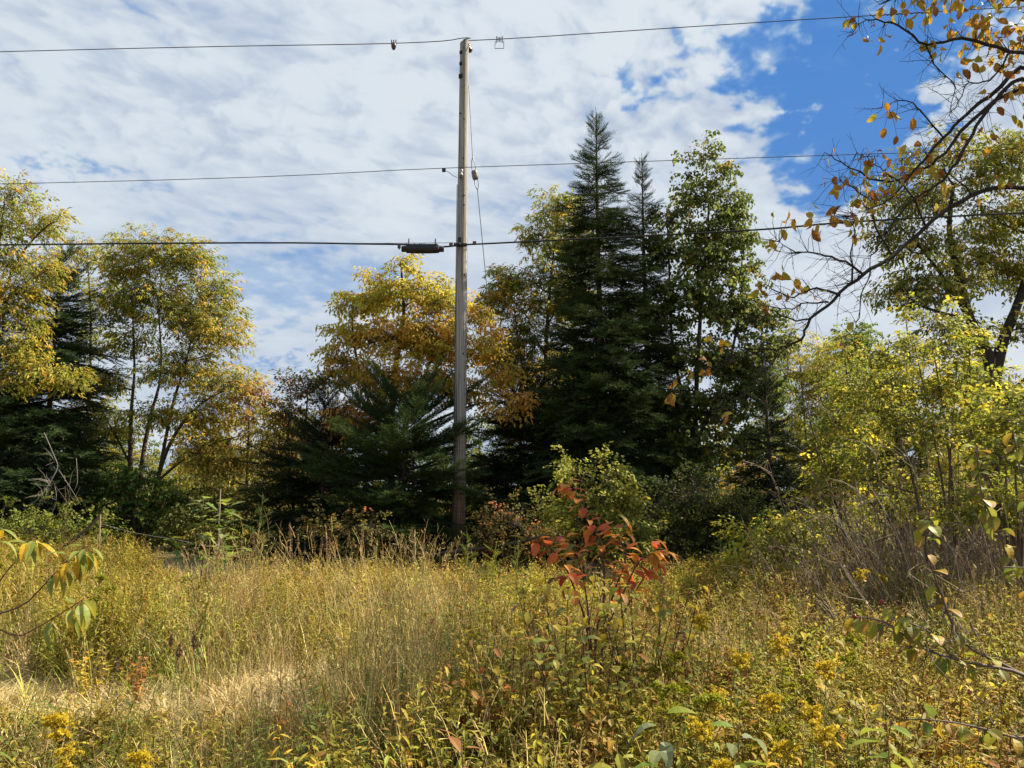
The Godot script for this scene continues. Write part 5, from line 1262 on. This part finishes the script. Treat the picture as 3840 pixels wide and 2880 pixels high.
	for s in lines_of_twigs([Vector3(1.65, 0.99, -2.90), Vector3(1.49, 1.04, -2.90), Vector3(1.64, 1.06, -2.90), Vector3(1.57, 1.24, -2.90), Vector3(1.87, 1.43, -3.00), Vector3(1.69, 0.78, -2.75), Vector3(1.36, 1.13, -2.90)], 70, 0.24):
		m.tube(moved(s, -b), 0.0022, 0.0008, 4, dark)
	part(root, "twigs", m.mesh(), stem_mat, Transform3D(), "stuff")
	var hip := SphereMesh.new()
	hip.radius = 0.008; hip.height = 0.019; hip.radial_segments = 10; hip.rings = 6
	var hip_mat := plain_mat(Color(0.20, 0.012, 0.02), 0.3)
	for p in [Vector3(1.25, 1.15, -2.90), Vector3(1.62, 0.90, -2.85), Vector3(1.33, 1.21, -2.85)]:
		part(root, "berry", hip, hip_mat, Transform3D(Basis(), p - b))

	# near bottom: big leaves of tall herbs just before the lens
	var herbs := [["tall herb with large bright green leaves at the bottom right of centre", 1545.0, 2.05, 1.02, 12, 0], ["herb with long yellowing leaves at the bottom centre right", 1320.0, 2.1, 0.98, 10, 1], ["herb with one big pale round leaf near the bottom centre right", 1408.0, 2.15, 1.03, 8, 0], ["leafy herb with yellow-lit leaves at the bottom right", 1890.0, 2.1, 1.0, 14, 0], ["rust-tinged leafy herb at the bottom centre", 1010.0, 2.3, 0.92, 12, 2], ["dark green herb at the bottom left corner", 60.0, 2.2, 0.94, 12, 0]]
	var herb_leaves := [leaf_meshes(BLADE, 0.42, [[Color(0.14, 0.22, 0.035), Color(0.20, 0.26, 0.04)], [Color(0.24, 0.30, 0.04), Color(0.30, 0.30, 0.04)], [Color(0.20, 0.24, 0.13), Color(0.22, 0.24, 0.12)]]), leaf_meshes(BLADE, 0.25, [[Color(0.26, 0.26, 0.035), Color(0.40, 0.28, 0.03)], [Color(0.36, 0.26, 0.05), Color(0.36, 0.16, 0.05)]]), leaf_meshes(BLADE, 0.3, [[Color(0.32, 0.17, 0.07), Color(0.30, 0.12, 0.05)], [Color(0.18, 0.17, 0.04), Color(0.24, 0.14, 0.04)]])]
	for h in herbs:
		b = at_ground((h[1] - 1106.0) / 1662.0 * h[2], h[2])
		var top: Vector3 = b + Vector3(rf(-0.06, 0.06), h[3] - b.y, rf(-0.05, 0.05))
		leafy("broadleaf_herb", h[0], "herb", b, [[[b, b.lerp(top, 0.5) + ball() * 0.03, top], 0.004, 0.0015, h[4] + 8, 0.4]], herb_leaves[h[5]], 0.10, -0.4, 0.7, Color(0.16, 0.10, 0.05))

	# dock stalk, dark red
	b = at_ground(1.05, 4.9)
	root = thing("dock_stalk", "dark red seed stalk standing alone in dry grass right of the red bush", "seed stalk", b)
	m = Mesher.new()
	m.tube([Vector3.ZERO, Vector3(0.01, 0.4, 0), Vector3(0.0, 0.82, 0.01)], 0.005, 0.003, 5, Color(0.13, 0.04, 0.03))
	part(root, "stem", m.mesh(), stem_mat)
	m = Mesher.new()
	for i in 340:
		var t := rf(0.3, 1.0)
		var p := Vector3(0.005, 0.82 * t, 0.0) + shell() * Vector3(0.035, 0.02, 0.035) * rf(0.5, 1.0) * (1.2 - 0.6 * t)
		var x := shell() * 0.011
		m.tri(p - x, p + x, p + x.cross(shell()), Color(0.12, 0.025, 0.022), Color(0.16, 0.03, 0.025), Color(0.09, 0.02, 0.02))
	part(root, "seeds", m.mesh(), leaf_mat, Transform3D(), "stuff")

	# old fence left behind in the grass
	var rust := plain_mat(Color(0.22, 0.16, 0.11), 0.8)
	for q in [["thin rusty fence stake in the clearing left of the maple sapling", Vector3(-6.33, 1.26, -12.00), Vector3(-6.31, 0.54, -12.00)], ["thin pale stake rising behind the young maple", Vector3(-4.88, 1.65, -13.00), Vector3(-4.87, 0.56, -13.00)]]:
		var g := at_ground(q[2].x, -q[2].z)
		m = Mesher.new()
		m.tube([g + Vector3.DOWN * 0.1, g.lerp(q[1], 0.5) + Vector3(0.006, 0, 0), q[1]], 0.016, 0.012, 6, Color.WHITE)
		tag(part(self, numbered("fence_stake"), m.mesh(), rust), q[0], "fence stake")
	m = Mesher.new()
	m.tube(smooth([Vector3(-6.29, 1.12, -11.98), Vector3(-5.74, 0.99, -11.90), Vector3(-5.02, 0.90, -11.70), Vector3(-4.47, 0.80, -11.90), Vector3(-4.88, 1.17, -12.98)], 5), 0.003, 0.003, 4, Color.WHITE)
	tag(part(self, numbered("fence_wire"), m.mesh(), plain_mat(Color(0.22, 0.21, 0.2), 0.6, 0.3)), "slack fence wire drooping right from the rusty stake", "wire")
	var pole := [Vector3(-6.45, 1.28, -12.30), Vector3(-6.68, 0.98, -12.20), Vector3(-6.96, 0.72, -12.10)]
	m = Mesher.new(); m.tube(smooth(pole, 4), 0.022, 0.03, 7, Color(0.06, 0.045, 0.035), 0.1)
	tag(part(self, numbered("fallen_pole"), m.mesh(), bark_mat), "dark fallen pole leaning against the rusty fence stake", "fallen branch")
	m = Mesher.new()
	m.tube(smooth([Vector3(-1.48, 0.46, -14.30), Vector3(-1.05, 0.55, -14.20), Vector3(-0.55, 0.61, -14.00), Vector3(-0.05, 0.71, -13.70), Vector3(0.59, 0.88, -13.40)], 4), 0.035, 0.02, 7, Color(0.09, 0.08, 0.065), 0.1)
	tag(part(self, numbered("fallen_branch"), m.mesh(), bark_mat), "grey fallen branch lying across in front of the pole foot", "fallen branch")
	m = Mesher.new()
	var pale := Color(0.17, 0.155, 0.14)
	for l in [[[Vector3(-10.10, 2.87, -16.60), Vector3(-9.72, 2.36, -16.40), Vector3(-9.57, 2.11, -16.30), Vector3(-9.63, 1.82, -16.20), Vector3(-9.74, 1.39, -16.20)], 0.009], [[Vector3(-9.57, 2.11, -16.30), Vector3(-9.74, 1.53, -16.10), Vector3(-10.04, 1.25, -16.00)], 0.010], [[Vector3(-9.55, 1.77, -16.20), Vector3(-9.48, 1.44, -16.20), Vector3(-9.56, 1.15, -16.20)], 0.008], [[Vector3(-9.54, 2.06, -16.30), Vector3(-9.24, 1.73, -16.20), Vector3(-8.91, 1.34, -16.10)], 0.008], [[Vector3(-9.25, 2.31, -16.40), Vector3(-9.13, 1.82, -16.30), Vector3(-9.19, 1.63, -16.30)], 0.007]]:
		m.tube(smooth(l[0], 3), l[1], 0.003, 5, pale)
	for s in lines_of_twigs([Vector3(-9.63, 1.82, -16.20), Vector3(-9.74, 1.53, -16.10), Vector3(-9.48, 1.44, -16.20), Vector3(-9.24, 1.73, -16.20), Vector3(-9.72, 2.36, -16.40)], 40, 0.5):
		m.tube(s, 0.005, 0.002, 3, pale)
	tag(part(self, numbered("dead_branch"), m.mesh(), stem_mat), "pale bare dead branch hanging in front of the left spruce", "dead branch")

func lines_of_twigs(froms: Array, count: int, reach: float) -> Array:
	var r := []
	for i in count:
		var a: Vector3 = froms[rng.randi() % froms.size()]
		var b: Vector3 = froms[rng.randi() % froms.size()]
		a = a.lerp(b, rf(0, 0.25))
		var e := a + (shell() + Vector3(-0.3, 0, 0)).normalized() * reach * rf(0.3, 1.0)
		r.append([a, a.lerp(e, 0.5) + shell() * reach * 0.1, e])
	return r

func maple_meshes(cols: Array) -> Array:
	var half := [[0.0, 0.0], [0.18, 0.30], [0.10, 0.42], [0.36, 0.30], [0.52, 0.50], [0.58, 0.24], [0.74, 0.22], [1.0, 0.0]]
	var r := []
	for c in cols:
		for k in 2:
			var m := Mesher.new()
			m.tube([Vector3(-0.3, 0.02, 0), Vector3.ZERO], 0.012, 0.01, 3, Color(0.3, 0.12, 0.07))
			var bend := rf(0.1, 0.4)
			var mid := func(q, s): return Vector3(q[0], -bend * q[0] * q[0] * 0.6 + absf(q[1]) * 0.18, q[1] * s)
			var centre := Vector3(0.35, -bend * 0.07, 0)
			for i in half.size() - 1:
				m.tri(centre, mid.call(half[i + 1], 1.0), mid.call(half[i], 1.0), c, c * 1.1, c * 0.9)
				m.tri(centre, mid.call(half[i], -1.0), mid.call(half[i + 1], -1.0), c, c * 0.9, c * 1.1)
			r.append(m.mesh())
	return r

var tints := {}
func tinted(mesh: ArrayMesh, col: Color) -> ArrayMesh:
	var key := [mesh, col]
	if not tints.has(key):
		var a := mesh.surface_get_arrays(0)
		var c: PackedColorArray = a[Mesh.ARRAY_COLOR]
		for i in c.size(): c[i] = c[i] * col
		a[Mesh.ARRAY_COLOR] = c
		var am := ArrayMesh.new()
		am.add_surface_from_arrays(Mesh.PRIMITIVE_TRIANGLES, a)
		tints[key] = am
	return tints[key]

# ---------------------------------------------------------------- the meadow
func cover_mass(called: String, label: String, meshes: Array, mat: Material, count: int, near: float, far: float, cols: Array, share: Callable, tall: Callable, low := 0.8, high := 1.2, swing := PI) -> void:
	var o := Node3D.new()
	o.name = numbered(called)
	add_child(o)
	tag(o, label, "", "", "stuff")
	var xs := []
	var cs := []
	for k in meshes.size(): xs.append([]); cs.append([])
	for i in count:
		var d := sqrt(lerpf(near * near, far * far, rng.randf()))
		var x := rf(-1, 1) * (0.72 * d + 1.3)
		if rng.randf() > share.call(x, d): continue
		var k := rng.randi() % meshes.size()
		var s := rf(low, high)
		var h: float = s * tall.call(x, d)
		var b := Basis(Vector3.UP, rf(-swing, swing))
		xs[k].append(Transform3D(Basis(b.x * s, b.y * h, b.z * s), at_ground(x, d) - Vector3.UP * 0.01))
		var t := clampf(0.5 + 0.9 * fine.get_noise_2d(x * 9.0 + cols.size() * 50.0, d * 9.0) + rf(-0.35, 0.35), 0.0, 0.999) * (cols.size() - 1)
		cs[k].append(vary(cols[int(t)].lerp(cols[int(t) + 1], t - int(t)) * 1.18, 0.22))
	for k in meshes.size():
		if xs[k].size(): scatter(o, "tufts", meshes[k], mat, xs[k], cs[k])

func bump(x: float, a: float, b: float, soft: float) -> float:
	return smoothstep(a - soft, a + soft, x) * (1.0 - smoothstep(b - soft, b + soft, x))

func lane(x: float, d: float) -> float:     # the flattened, mown-looking strip at left
	return 0.93 * bump(d + 0.25 * sin(x * 1.3) + 0.5 * fine.get_noise_2d(x * 20.0, d * 20.0), 5.6, 6.9, 0.3) * bump(x + 0.6 * fine.get_noise_2d(x * 16.0 + 50.0, d * 16.0), -9.0, -1.15, 0.6)

func pale_patch(x: float, d: float) -> float:
	return maxf(bump(x, 1.35, 4.6, 0.4) * bump(d, 5.6, 7.6, 0.5), 0.7 * bump(x, -0.2, 1.9, 0.3) * bump(d, 5.2, 6.6, 0.4))

func tall_dry(x: float, d: float) -> float:
	return bump(x / d, -0.42, -0.07, 0.06) * bump(d, 3.4, 9.0, 0.7)

func meadow() -> void:
	var straw := Color(0.58, 0.48, 0.27)
	var tan_ := Color(0.46, 0.37, 0.17)
	var olive := Color(0.23, 0.22, 0.04)
	var gold := Color(0.44, 0.34, 0.05)
	var lime := Color(0.36, 0.37, 0.05)
	var green := Color(0.15, 0.20, 0.045)
	var rust := Color(0.27, 0.13, 0.04)
	var stem := Color(0.6, 0.45, 0.3)
	var v := 4
	var dry := []; var mat_ := []; var grn := []; var weed := []; var small := []; var oval := []; var plume := []; var stalk := []; var tall := []
	for i in v:
		dry.append(grass_tuft(22, 0.62, 0.1, 0.75, 0.0042, 0.3, 0.10))
		tall.append(grass_tuft(12, 1.0, 0.02, 0.3, 0.0032, 0.55, 0.14))
		mat_.append(grass_tuft(30, 0.34, 0.7, 1.5, 0.0045, 0.0, 0.14))
		grn.append(grass_tuft(18, 0.5, 0.15, 0.9, 0.0060, 0.0, 0.08))
		weed.append(herb(3, 0.74, 34, 0.085, 0.018, 0.12, LANCE, 0.0, stem))
		small.append(herb(3, 0.66, 22, 0.040, 0.014, 0.15, LANCE, 0.0, stem, 5))
		oval.append(herb(4, 0.64, 18, 0.064, 0.034, 0.22, OVAL, 0.0, Color(0.6, 0.3, 0.25), 2))
		stalk.append(bare_stalks(9, 1.0, Vector3(-0.55, 0, 0.05)))
	var open := func(x, d): return 1.0 - 0.90 * lane(x, d)
	var veg := func(x, d): return (1.0 - 0.98 * lane(x, d)) * (1.0 - 0.7 * pale_patch(x, d)) * (1.0 - 0.55 * tall_dry(x, d))
	var shade := func(d): return 1.0 - 0.75 * smoothstep(13.0, 15.0, d)
	# lower close to the camera and under the trees
	# the slope of sight over the near weeds at left leaves the straw strip in view: they were trodden low there
	var trodden := func(x, d): return lerpf(1.0, clampf((1.58 - 0.27 * d) / 0.72, 0.2, 1.0), bump(x, -9.0, -1.0, 0.35) * bump(d, 1.0, 5.75, 0.1))
	# shorter towards the shaded wood, least so at the sides
	var far_low := func(x, d): return (1.0 + 0.55 * patch.get_noise_2d(x * 5.0 + 3.0, d * 5.0)) * lerpf(1.0, 1.55, smoothstep(0.30, 0.42, x / d) * smoothstep(5.2, 6.6, d)) * clampf((1.6 - lerpf(0.111, 0.062, maxf(smoothstep(0.16, 0.34, x / d), smoothstep(0.40, 0.52, -x / d))) * d) / 0.86, 0.10, 1.0)
	var height := func(x, d): return minf(trodden.call(x, d), far_low.call(x, d)) * (0.94 + 0.12 * smoothstep(2.4, 5.0, d)) * (1.0 + 0.30 * patch.get_noise_2d(x * 3.0, d * 3.0))
	cover_mass("matted_grass", "flattened pale dry grass covering the ground of the meadow and the open strip", mat_, grass_mat, 9000, 1.6, 16.0, [straw, tan_, straw, tan_ * 0.8],
		func(x, d): return 0.45 + 0.55 * lane(x, d), func(x, d): return 0.75 + 0.6 * (1.0 - lane(x, d)))
	cover_mass("matted_grass", "extra mown-looking straw on the open strip at left", mat_, grass_mat, 5200, 5.0, 7.6, [straw, straw * 1.1, tan_],
		func(x, d): return lane(x, d), func(_x, _d): return 0.6, 0.6, 1.0)
	cover_mass("dry_grass", "knee-high tan dry grass spread through the meadow", dry, grass_mat, 9500, 1.8, 16.5, [tan_, straw, tan_, tan_ * 0.75, Color(0.24, 0.2, 0.06)],
		func(x, d): return clampf(0.42 + 0.6 * pale_patch(x, d) + 0.5 * tall_dry(x, d) + 1.3 * patch.get_noise_2d(x * 3.4 + 9.0, d * 3.4), 0.0, 1.0) * open.call(x, d) * shade.call(d), height)
	cover_mass("tall_grass", "tall brown seed grass standing left of the pole foot and through the middle", tall, grass_mat, 4200, 2.6, 13.0, [tan_ * 0.8, tan_, Color(0.22, 0.17, 0.07)],
		func(x, d): return clampf(0.10 + 0.75 * tall_dry(x, d), 0.0, 1.0) * open.call(x, d), func(x, d): return (0.72 + 0.3 * tall_dry(x, d)) * minf(trodden.call(x, d), far_low.call(x, d) * 1.15))
	cover_mass("green_grass", "blades of green grass among the weeds", grn, grass_mat, 6500, 1.7, 15.0, [green * 1.2, lime, green, lime],
		func(x, d): return (0.45 + 0.4 * patch.get_noise_2d(x * 3.0, d * 3.0 + 60.0) + 0.4 * bump(x, -7.0, -2.6, 0.3) * bump(d, 4.6, 6.1, 0.3)) * (1.0 - 0.75 * lane(x, d)), height)
	cover_mass("meadow_weeds", "leafy olive and gold herb stems filling the meadow", weed, leaf_mat, 5600, 1.9, 15.0, [olive, gold, lime, olive, green],
		func(x, d): return clampf(0.55 + 2.0 * patch.get_noise_2d(x * 3.4 + 30.0, d * 3.4), 0.04, 1.0) * veg.call(x, d), height)
	cover_mass("meadow_weeds", "fine branching weeds with small olive leaves between the grass", small, leaf_mat, 6000, 1.9, 15.5, [olive, lime * 0.9, gold, olive * 0.7, rust],
		func(x, d): return clampf(0.55 + 2.0 * patch.get_noise_2d(x * 3.0 + 80.0, d * 3.0), 0.04, 1.0) * veg.call(x, d), height)
	cover_mass("low_shrubs", "low twiggy shrubs with small oval leaves mostly in the right half", oval, leaf_mat, 5200, 1.9, 14.5, [olive, lime, rust, lime * 0.8, gold],
		func(x, d): return clampf(0.02 + 0.9 * smoothstep(0.1, 0.5, x / d) + 1.6 * patch.get_noise_2d(x * 3.4, d * 3.4 + 33.0), 0.02, 1.0) * veg.call(x, d), height)
	cover_mass("dry_stalks", "thicket of bare grey stalks leaning under the right saplings", stalk, stem_mat, 2600, 5.5, 15.0, [Color(0.22, 0.17, 0.12), Color(0.10, 0.075, 0.055), Color(0.30, 0.24, 0.18)],
		func(x, d): return clampf(0.6 * smoothstep(0.30, 0.46, x / d) * smoothstep(5.8, 7.4, d) + 0.12 * smoothstep(0.05, 0.2, x / d) + 0.05, 0.0, 1.0) * open.call(x, d), func(x, d): return lerpf(0.6, 1.0, smoothstep(6.0, 8.0, d)) * lerpf(0.6, 1.75, smoothstep(0.28, 0.48, x / d)) * (1.0 + 0.7 * patch.get_noise_2d(x * 6.0, d * 6.0)), 0.6, 1.25, 0.7)
	cover_mass("green_herbs", "dark green narrow-leaved herbs crowding the bottom middle of the meadow", weed, leaf_mat, 2200, 2.1, 7.5, [green * 1.3, green, lime, green * 1.3],
		func(x, d): return (0.75 * bump(x / d, -0.42, 0.16, 0.06) + 0.2) * clampf(0.55 + 1.2 * patch.get_noise_2d(x * 2.0 + 11.0, d * 2.0), 0.0, 1.0) * veg.call(x, d), height)
	cover_mass("edge_weeds", "yellowing twiggy weeds rising along the shaded far edge of the meadow", small, leaf_mat, 1500, 8.0, 12.5, [lime, gold, lime, rust],
		func(x, d): return clampf(0.25 + 1.6 * patch.get_noise_2d(x * 5.0 + 70.0, d * 5.0), 0.0, 1.0) * bump(x / d, -0.36, 0.5, 0.05), func(x, d): return clampf((1.6 - 0.085 * d) / 0.7, 0.5, 1.3))
	cover_mass("edge_weeds", "leafy yellow-green shoots standing along the shaded far edge of the meadow", oval, leaf_mat, 900, 8.0, 12.5, [lime * 1.1, gold, lime],
		func(x, d): return clampf(0.15 + 1.6 * patch.get_noise_2d(x * 5.0 + 20.0, d * 5.0 + 9.0), 0.0, 1.0) * bump(x / d, -0.3, 0.5, 0.05), func(x, d): return clampf((1.6 - 0.088 * d) / 0.7, 0.5, 1.3))
	var yellow_herb := []
	for i in 3: yellow_herb.append(herb(2, 0.66, 26, 0.07, 0.015, 0.2, LANCE, 0.085, stem))
	cover_mass("far_goldenrod", "goldenrod in flower scattered through the lower right and far meadow", yellow_herb, leaf_mat, 1500, 2.6, 12.0, [lime * 0.8, olive, lime * 0.8],
		func(x, d): return clampf(0.05 + 0.8 * bump(x / d, 0.14, 0.42, 0.06) * bump(d, 2.4, 4.6, 0.3) + 0.35 * bump(x / d, -0.75, -0.36, 0.05) * bump(d, 2.0, 3.6, 0.3), 0.0, 1.0) * open.call(x, d), height)

	# goldenrods that can be told apart, each with stem, leaves and plume
	var kinds := []
	for i in 3: kinds.append(goldenrod_shapes())
	var spots := [
		["yellow goldenrod near the bottom left corner", [[115, 2.75, 0.80], [180, 2.9, 0.66], [245, 2.6, 0.62], [300, 2.75, 0.70], [340, 2.6, 0.60]], "goldenrods in the bottom left corner"],
		["yellow goldenrod at bottom right of centre", [[1510, 2.7, 0.70], [1580, 2.55, 0.66], [1470, 3.0, 0.74], [1640, 2.8, 0.72], [1600, 2.35, 0.62], [1690, 2.5, 0.66], [1720, 2.9, 0.76]], "goldenrods at the bottom right of centre"],
		["yellow goldenrod below the pale grass", [[1480, 4.6, 0.86], [1560, 3.9, 0.80], [1660, 4.3, 0.80], [1740, 3.7, 0.78], [1620, 3.4, 0.72], [1520, 3.5, 0.72], [1700, 3.2, 0.74]], "goldenrods below the pale grass"],
		["tall goldenrod before the grey thicket", [[1840, 7.2, 0.88], [1875, 7.4, 0.82]], "tall goldenrods before the grey thicket"],
		["faded goldenrod under the hazel branches", [[2100, 2.5, 0.66], [2030, 2.7, 0.70], [2170, 2.6, 0.70], [1960, 2.4, 0.60]], "faded goldenrods under the hazel branches"],
	]
	var n := 0
	var which := ["leftmost", "second from the left", "third from the left", "fourth from the left", "fifth from the left", "sixth from the left", "seventh from the left", "eighth from the left", "ninth from the left", "tenth from the left"]
	for s in spots:
		s[1].sort_custom(func(p, q): return p[0] < q[0])
		for at in s[1].size():
			var q: Array = s[1][at]
			var b := at_ground((q[0] - 1106.0) / 1662.0 * q[1], q[1])
			var o := thing("goldenrod", "%s, %s" % [s[0], "rightmost of its group" if at == s[1].size() - 1 else which[at] + " of its group"], "goldenrod", b, s[2])
			var k: Array = kinds[n % 3]
			n += 1
			var f: float = q[2] / 0.8
			var bs := Basis(Vector3.UP, n * 2.1) * f
			part(o, "stem", k[0], stem_mat, Transform3D(bs, Vector3.ZERO))
			part(o, "leaves", k[1], leaf_mat, Transform3D(bs, Vector3.ZERO), "stuff")
			part(o, "plume", k[2], leaf_mat, Transform3D(bs, Vector3.ZERO), "stuff")
	# brown spires and seed heads against the dark spruce
	for q in [["brown seed spire against the dark spruce left of the pole", [[652, 9.6, 1.22], [664, 9.4, 1.10], [690, 9.2, 1.05], [716, 9.0, 1.00], [728, 9.2, 1.12], [745, 9.5, 1.15], [785, 9.8, 1.18], [620, 9.0, 1.05], [578, 9.6, 1.1], [905, 9.8, 1.2], [883, 9.4, 1.08]], "brown seed spires left of the pole"], ["dark seed spike standing up from the straw strip at left", [[262, 5.4, 0.50], [398, 5.2, 0.62], [440, 5.6, 0.6], [382, 6.2, 0.5]], "seed spikes on the straw strip"]]:
		q[1].sort_custom(func(c, e): return c[0] < e[0])
		for at in q[1].size():
			var p: Array = q[1][at]
			var b := at_ground((p[0] - 1106.0) / 1662.0 * p[1], p[1])
			var o := thing("seed_spire", "%s, %s" % [q[0], "rightmost" if at == q[1].size() - 1 else which[at]], "seed stalk", b, q[2])
			var lean: Vector3 = Vector3(rf(-0.12, 0.16), 1, rf(-0.1, 0.1)) * p[2]
			var m := Mesher.new()
			m.tube(curve(Vector3.ZERO, lean, Vector3(-lean.x * 0.15, 0, 0), 4), 0.0035, 0.0022, 5, Color(0.16, 0.10, 0.06))
			part(o, "stem", m.mesh(), stem_mat)
			m = Mesher.new()
			var head: float = 0.2 if p[2] > 0.8 else 0.09
			for i in 160:
				var t := rng.randf()
				var c: Vector3 = lean * (1.0 - head / p[2] * (1.0 - t))
				var rad := 0.016 * sin(PI * clampf(t * 0.85 + 0.12, 0.0, 1.0))
				var a: Vector3 = c + shell() * rad
				var x := shell() * 0.008
				var col := Color(0.17, 0.105, 0.06) * rf(0.6, 1.5)
				m.tri(a - x, a + x, a + x.cross(shell()).normalized() * 0.009 + Vector3.UP * 0.008, col, col, col)
			part(o, "seed_head", m.mesh(), stem_mat, Transform3D(), "stuff")

func goldenrod_shapes() -> Array:
	var stem := Mesher.new()
	var lean := Vector3(rf(-0.1, 0.1), 0.8, rf(-0.1, 0.1))
	stem.tube(curve(Vector3.ZERO, lean, Vector3(0.02, 0, 0), 4), 0.004, 0.002, 5, Color(0.16, 0.15, 0.05))
	var lv := Mesher.new()
	for i in 42:
		var t := 0.2 + 0.72 * i / 42.0
		var az := i * 2.4
		var pitch := rf(-0.3, 0.6)
		var col := Color(0.13, 0.16, 0.03).lerp(Color(0.20, 0.21, 0.04), rng.randf()) * rf(0.8, 1.2)
		lv.leaf(lean * t, Vector3(cos(az) * cos(pitch), sin(pitch), sin(az) * cos(pitch)), Vector3.UP, 0.085 * (1.2 - 0.6 * t), 0.016, rf(0.2, 0.9), 0.3, col, col, LANCE)
	var fl := Mesher.new()
	flower_plume(fl, lean + Vector3.UP * 0.03, Vector3(0.3, 0, 0), 0.10)
	flower_plume(fl, lean - Vector3.UP * 0.01, Vector3(-0.3, 0, 0.2), 0.075)
	for i in fl.c.size(): fl.c[i] = fl.c[i] * Color(0.19, 0.19, 0.07)
	return [stem.mesh(), lv.mesh(), fl.mesh()]
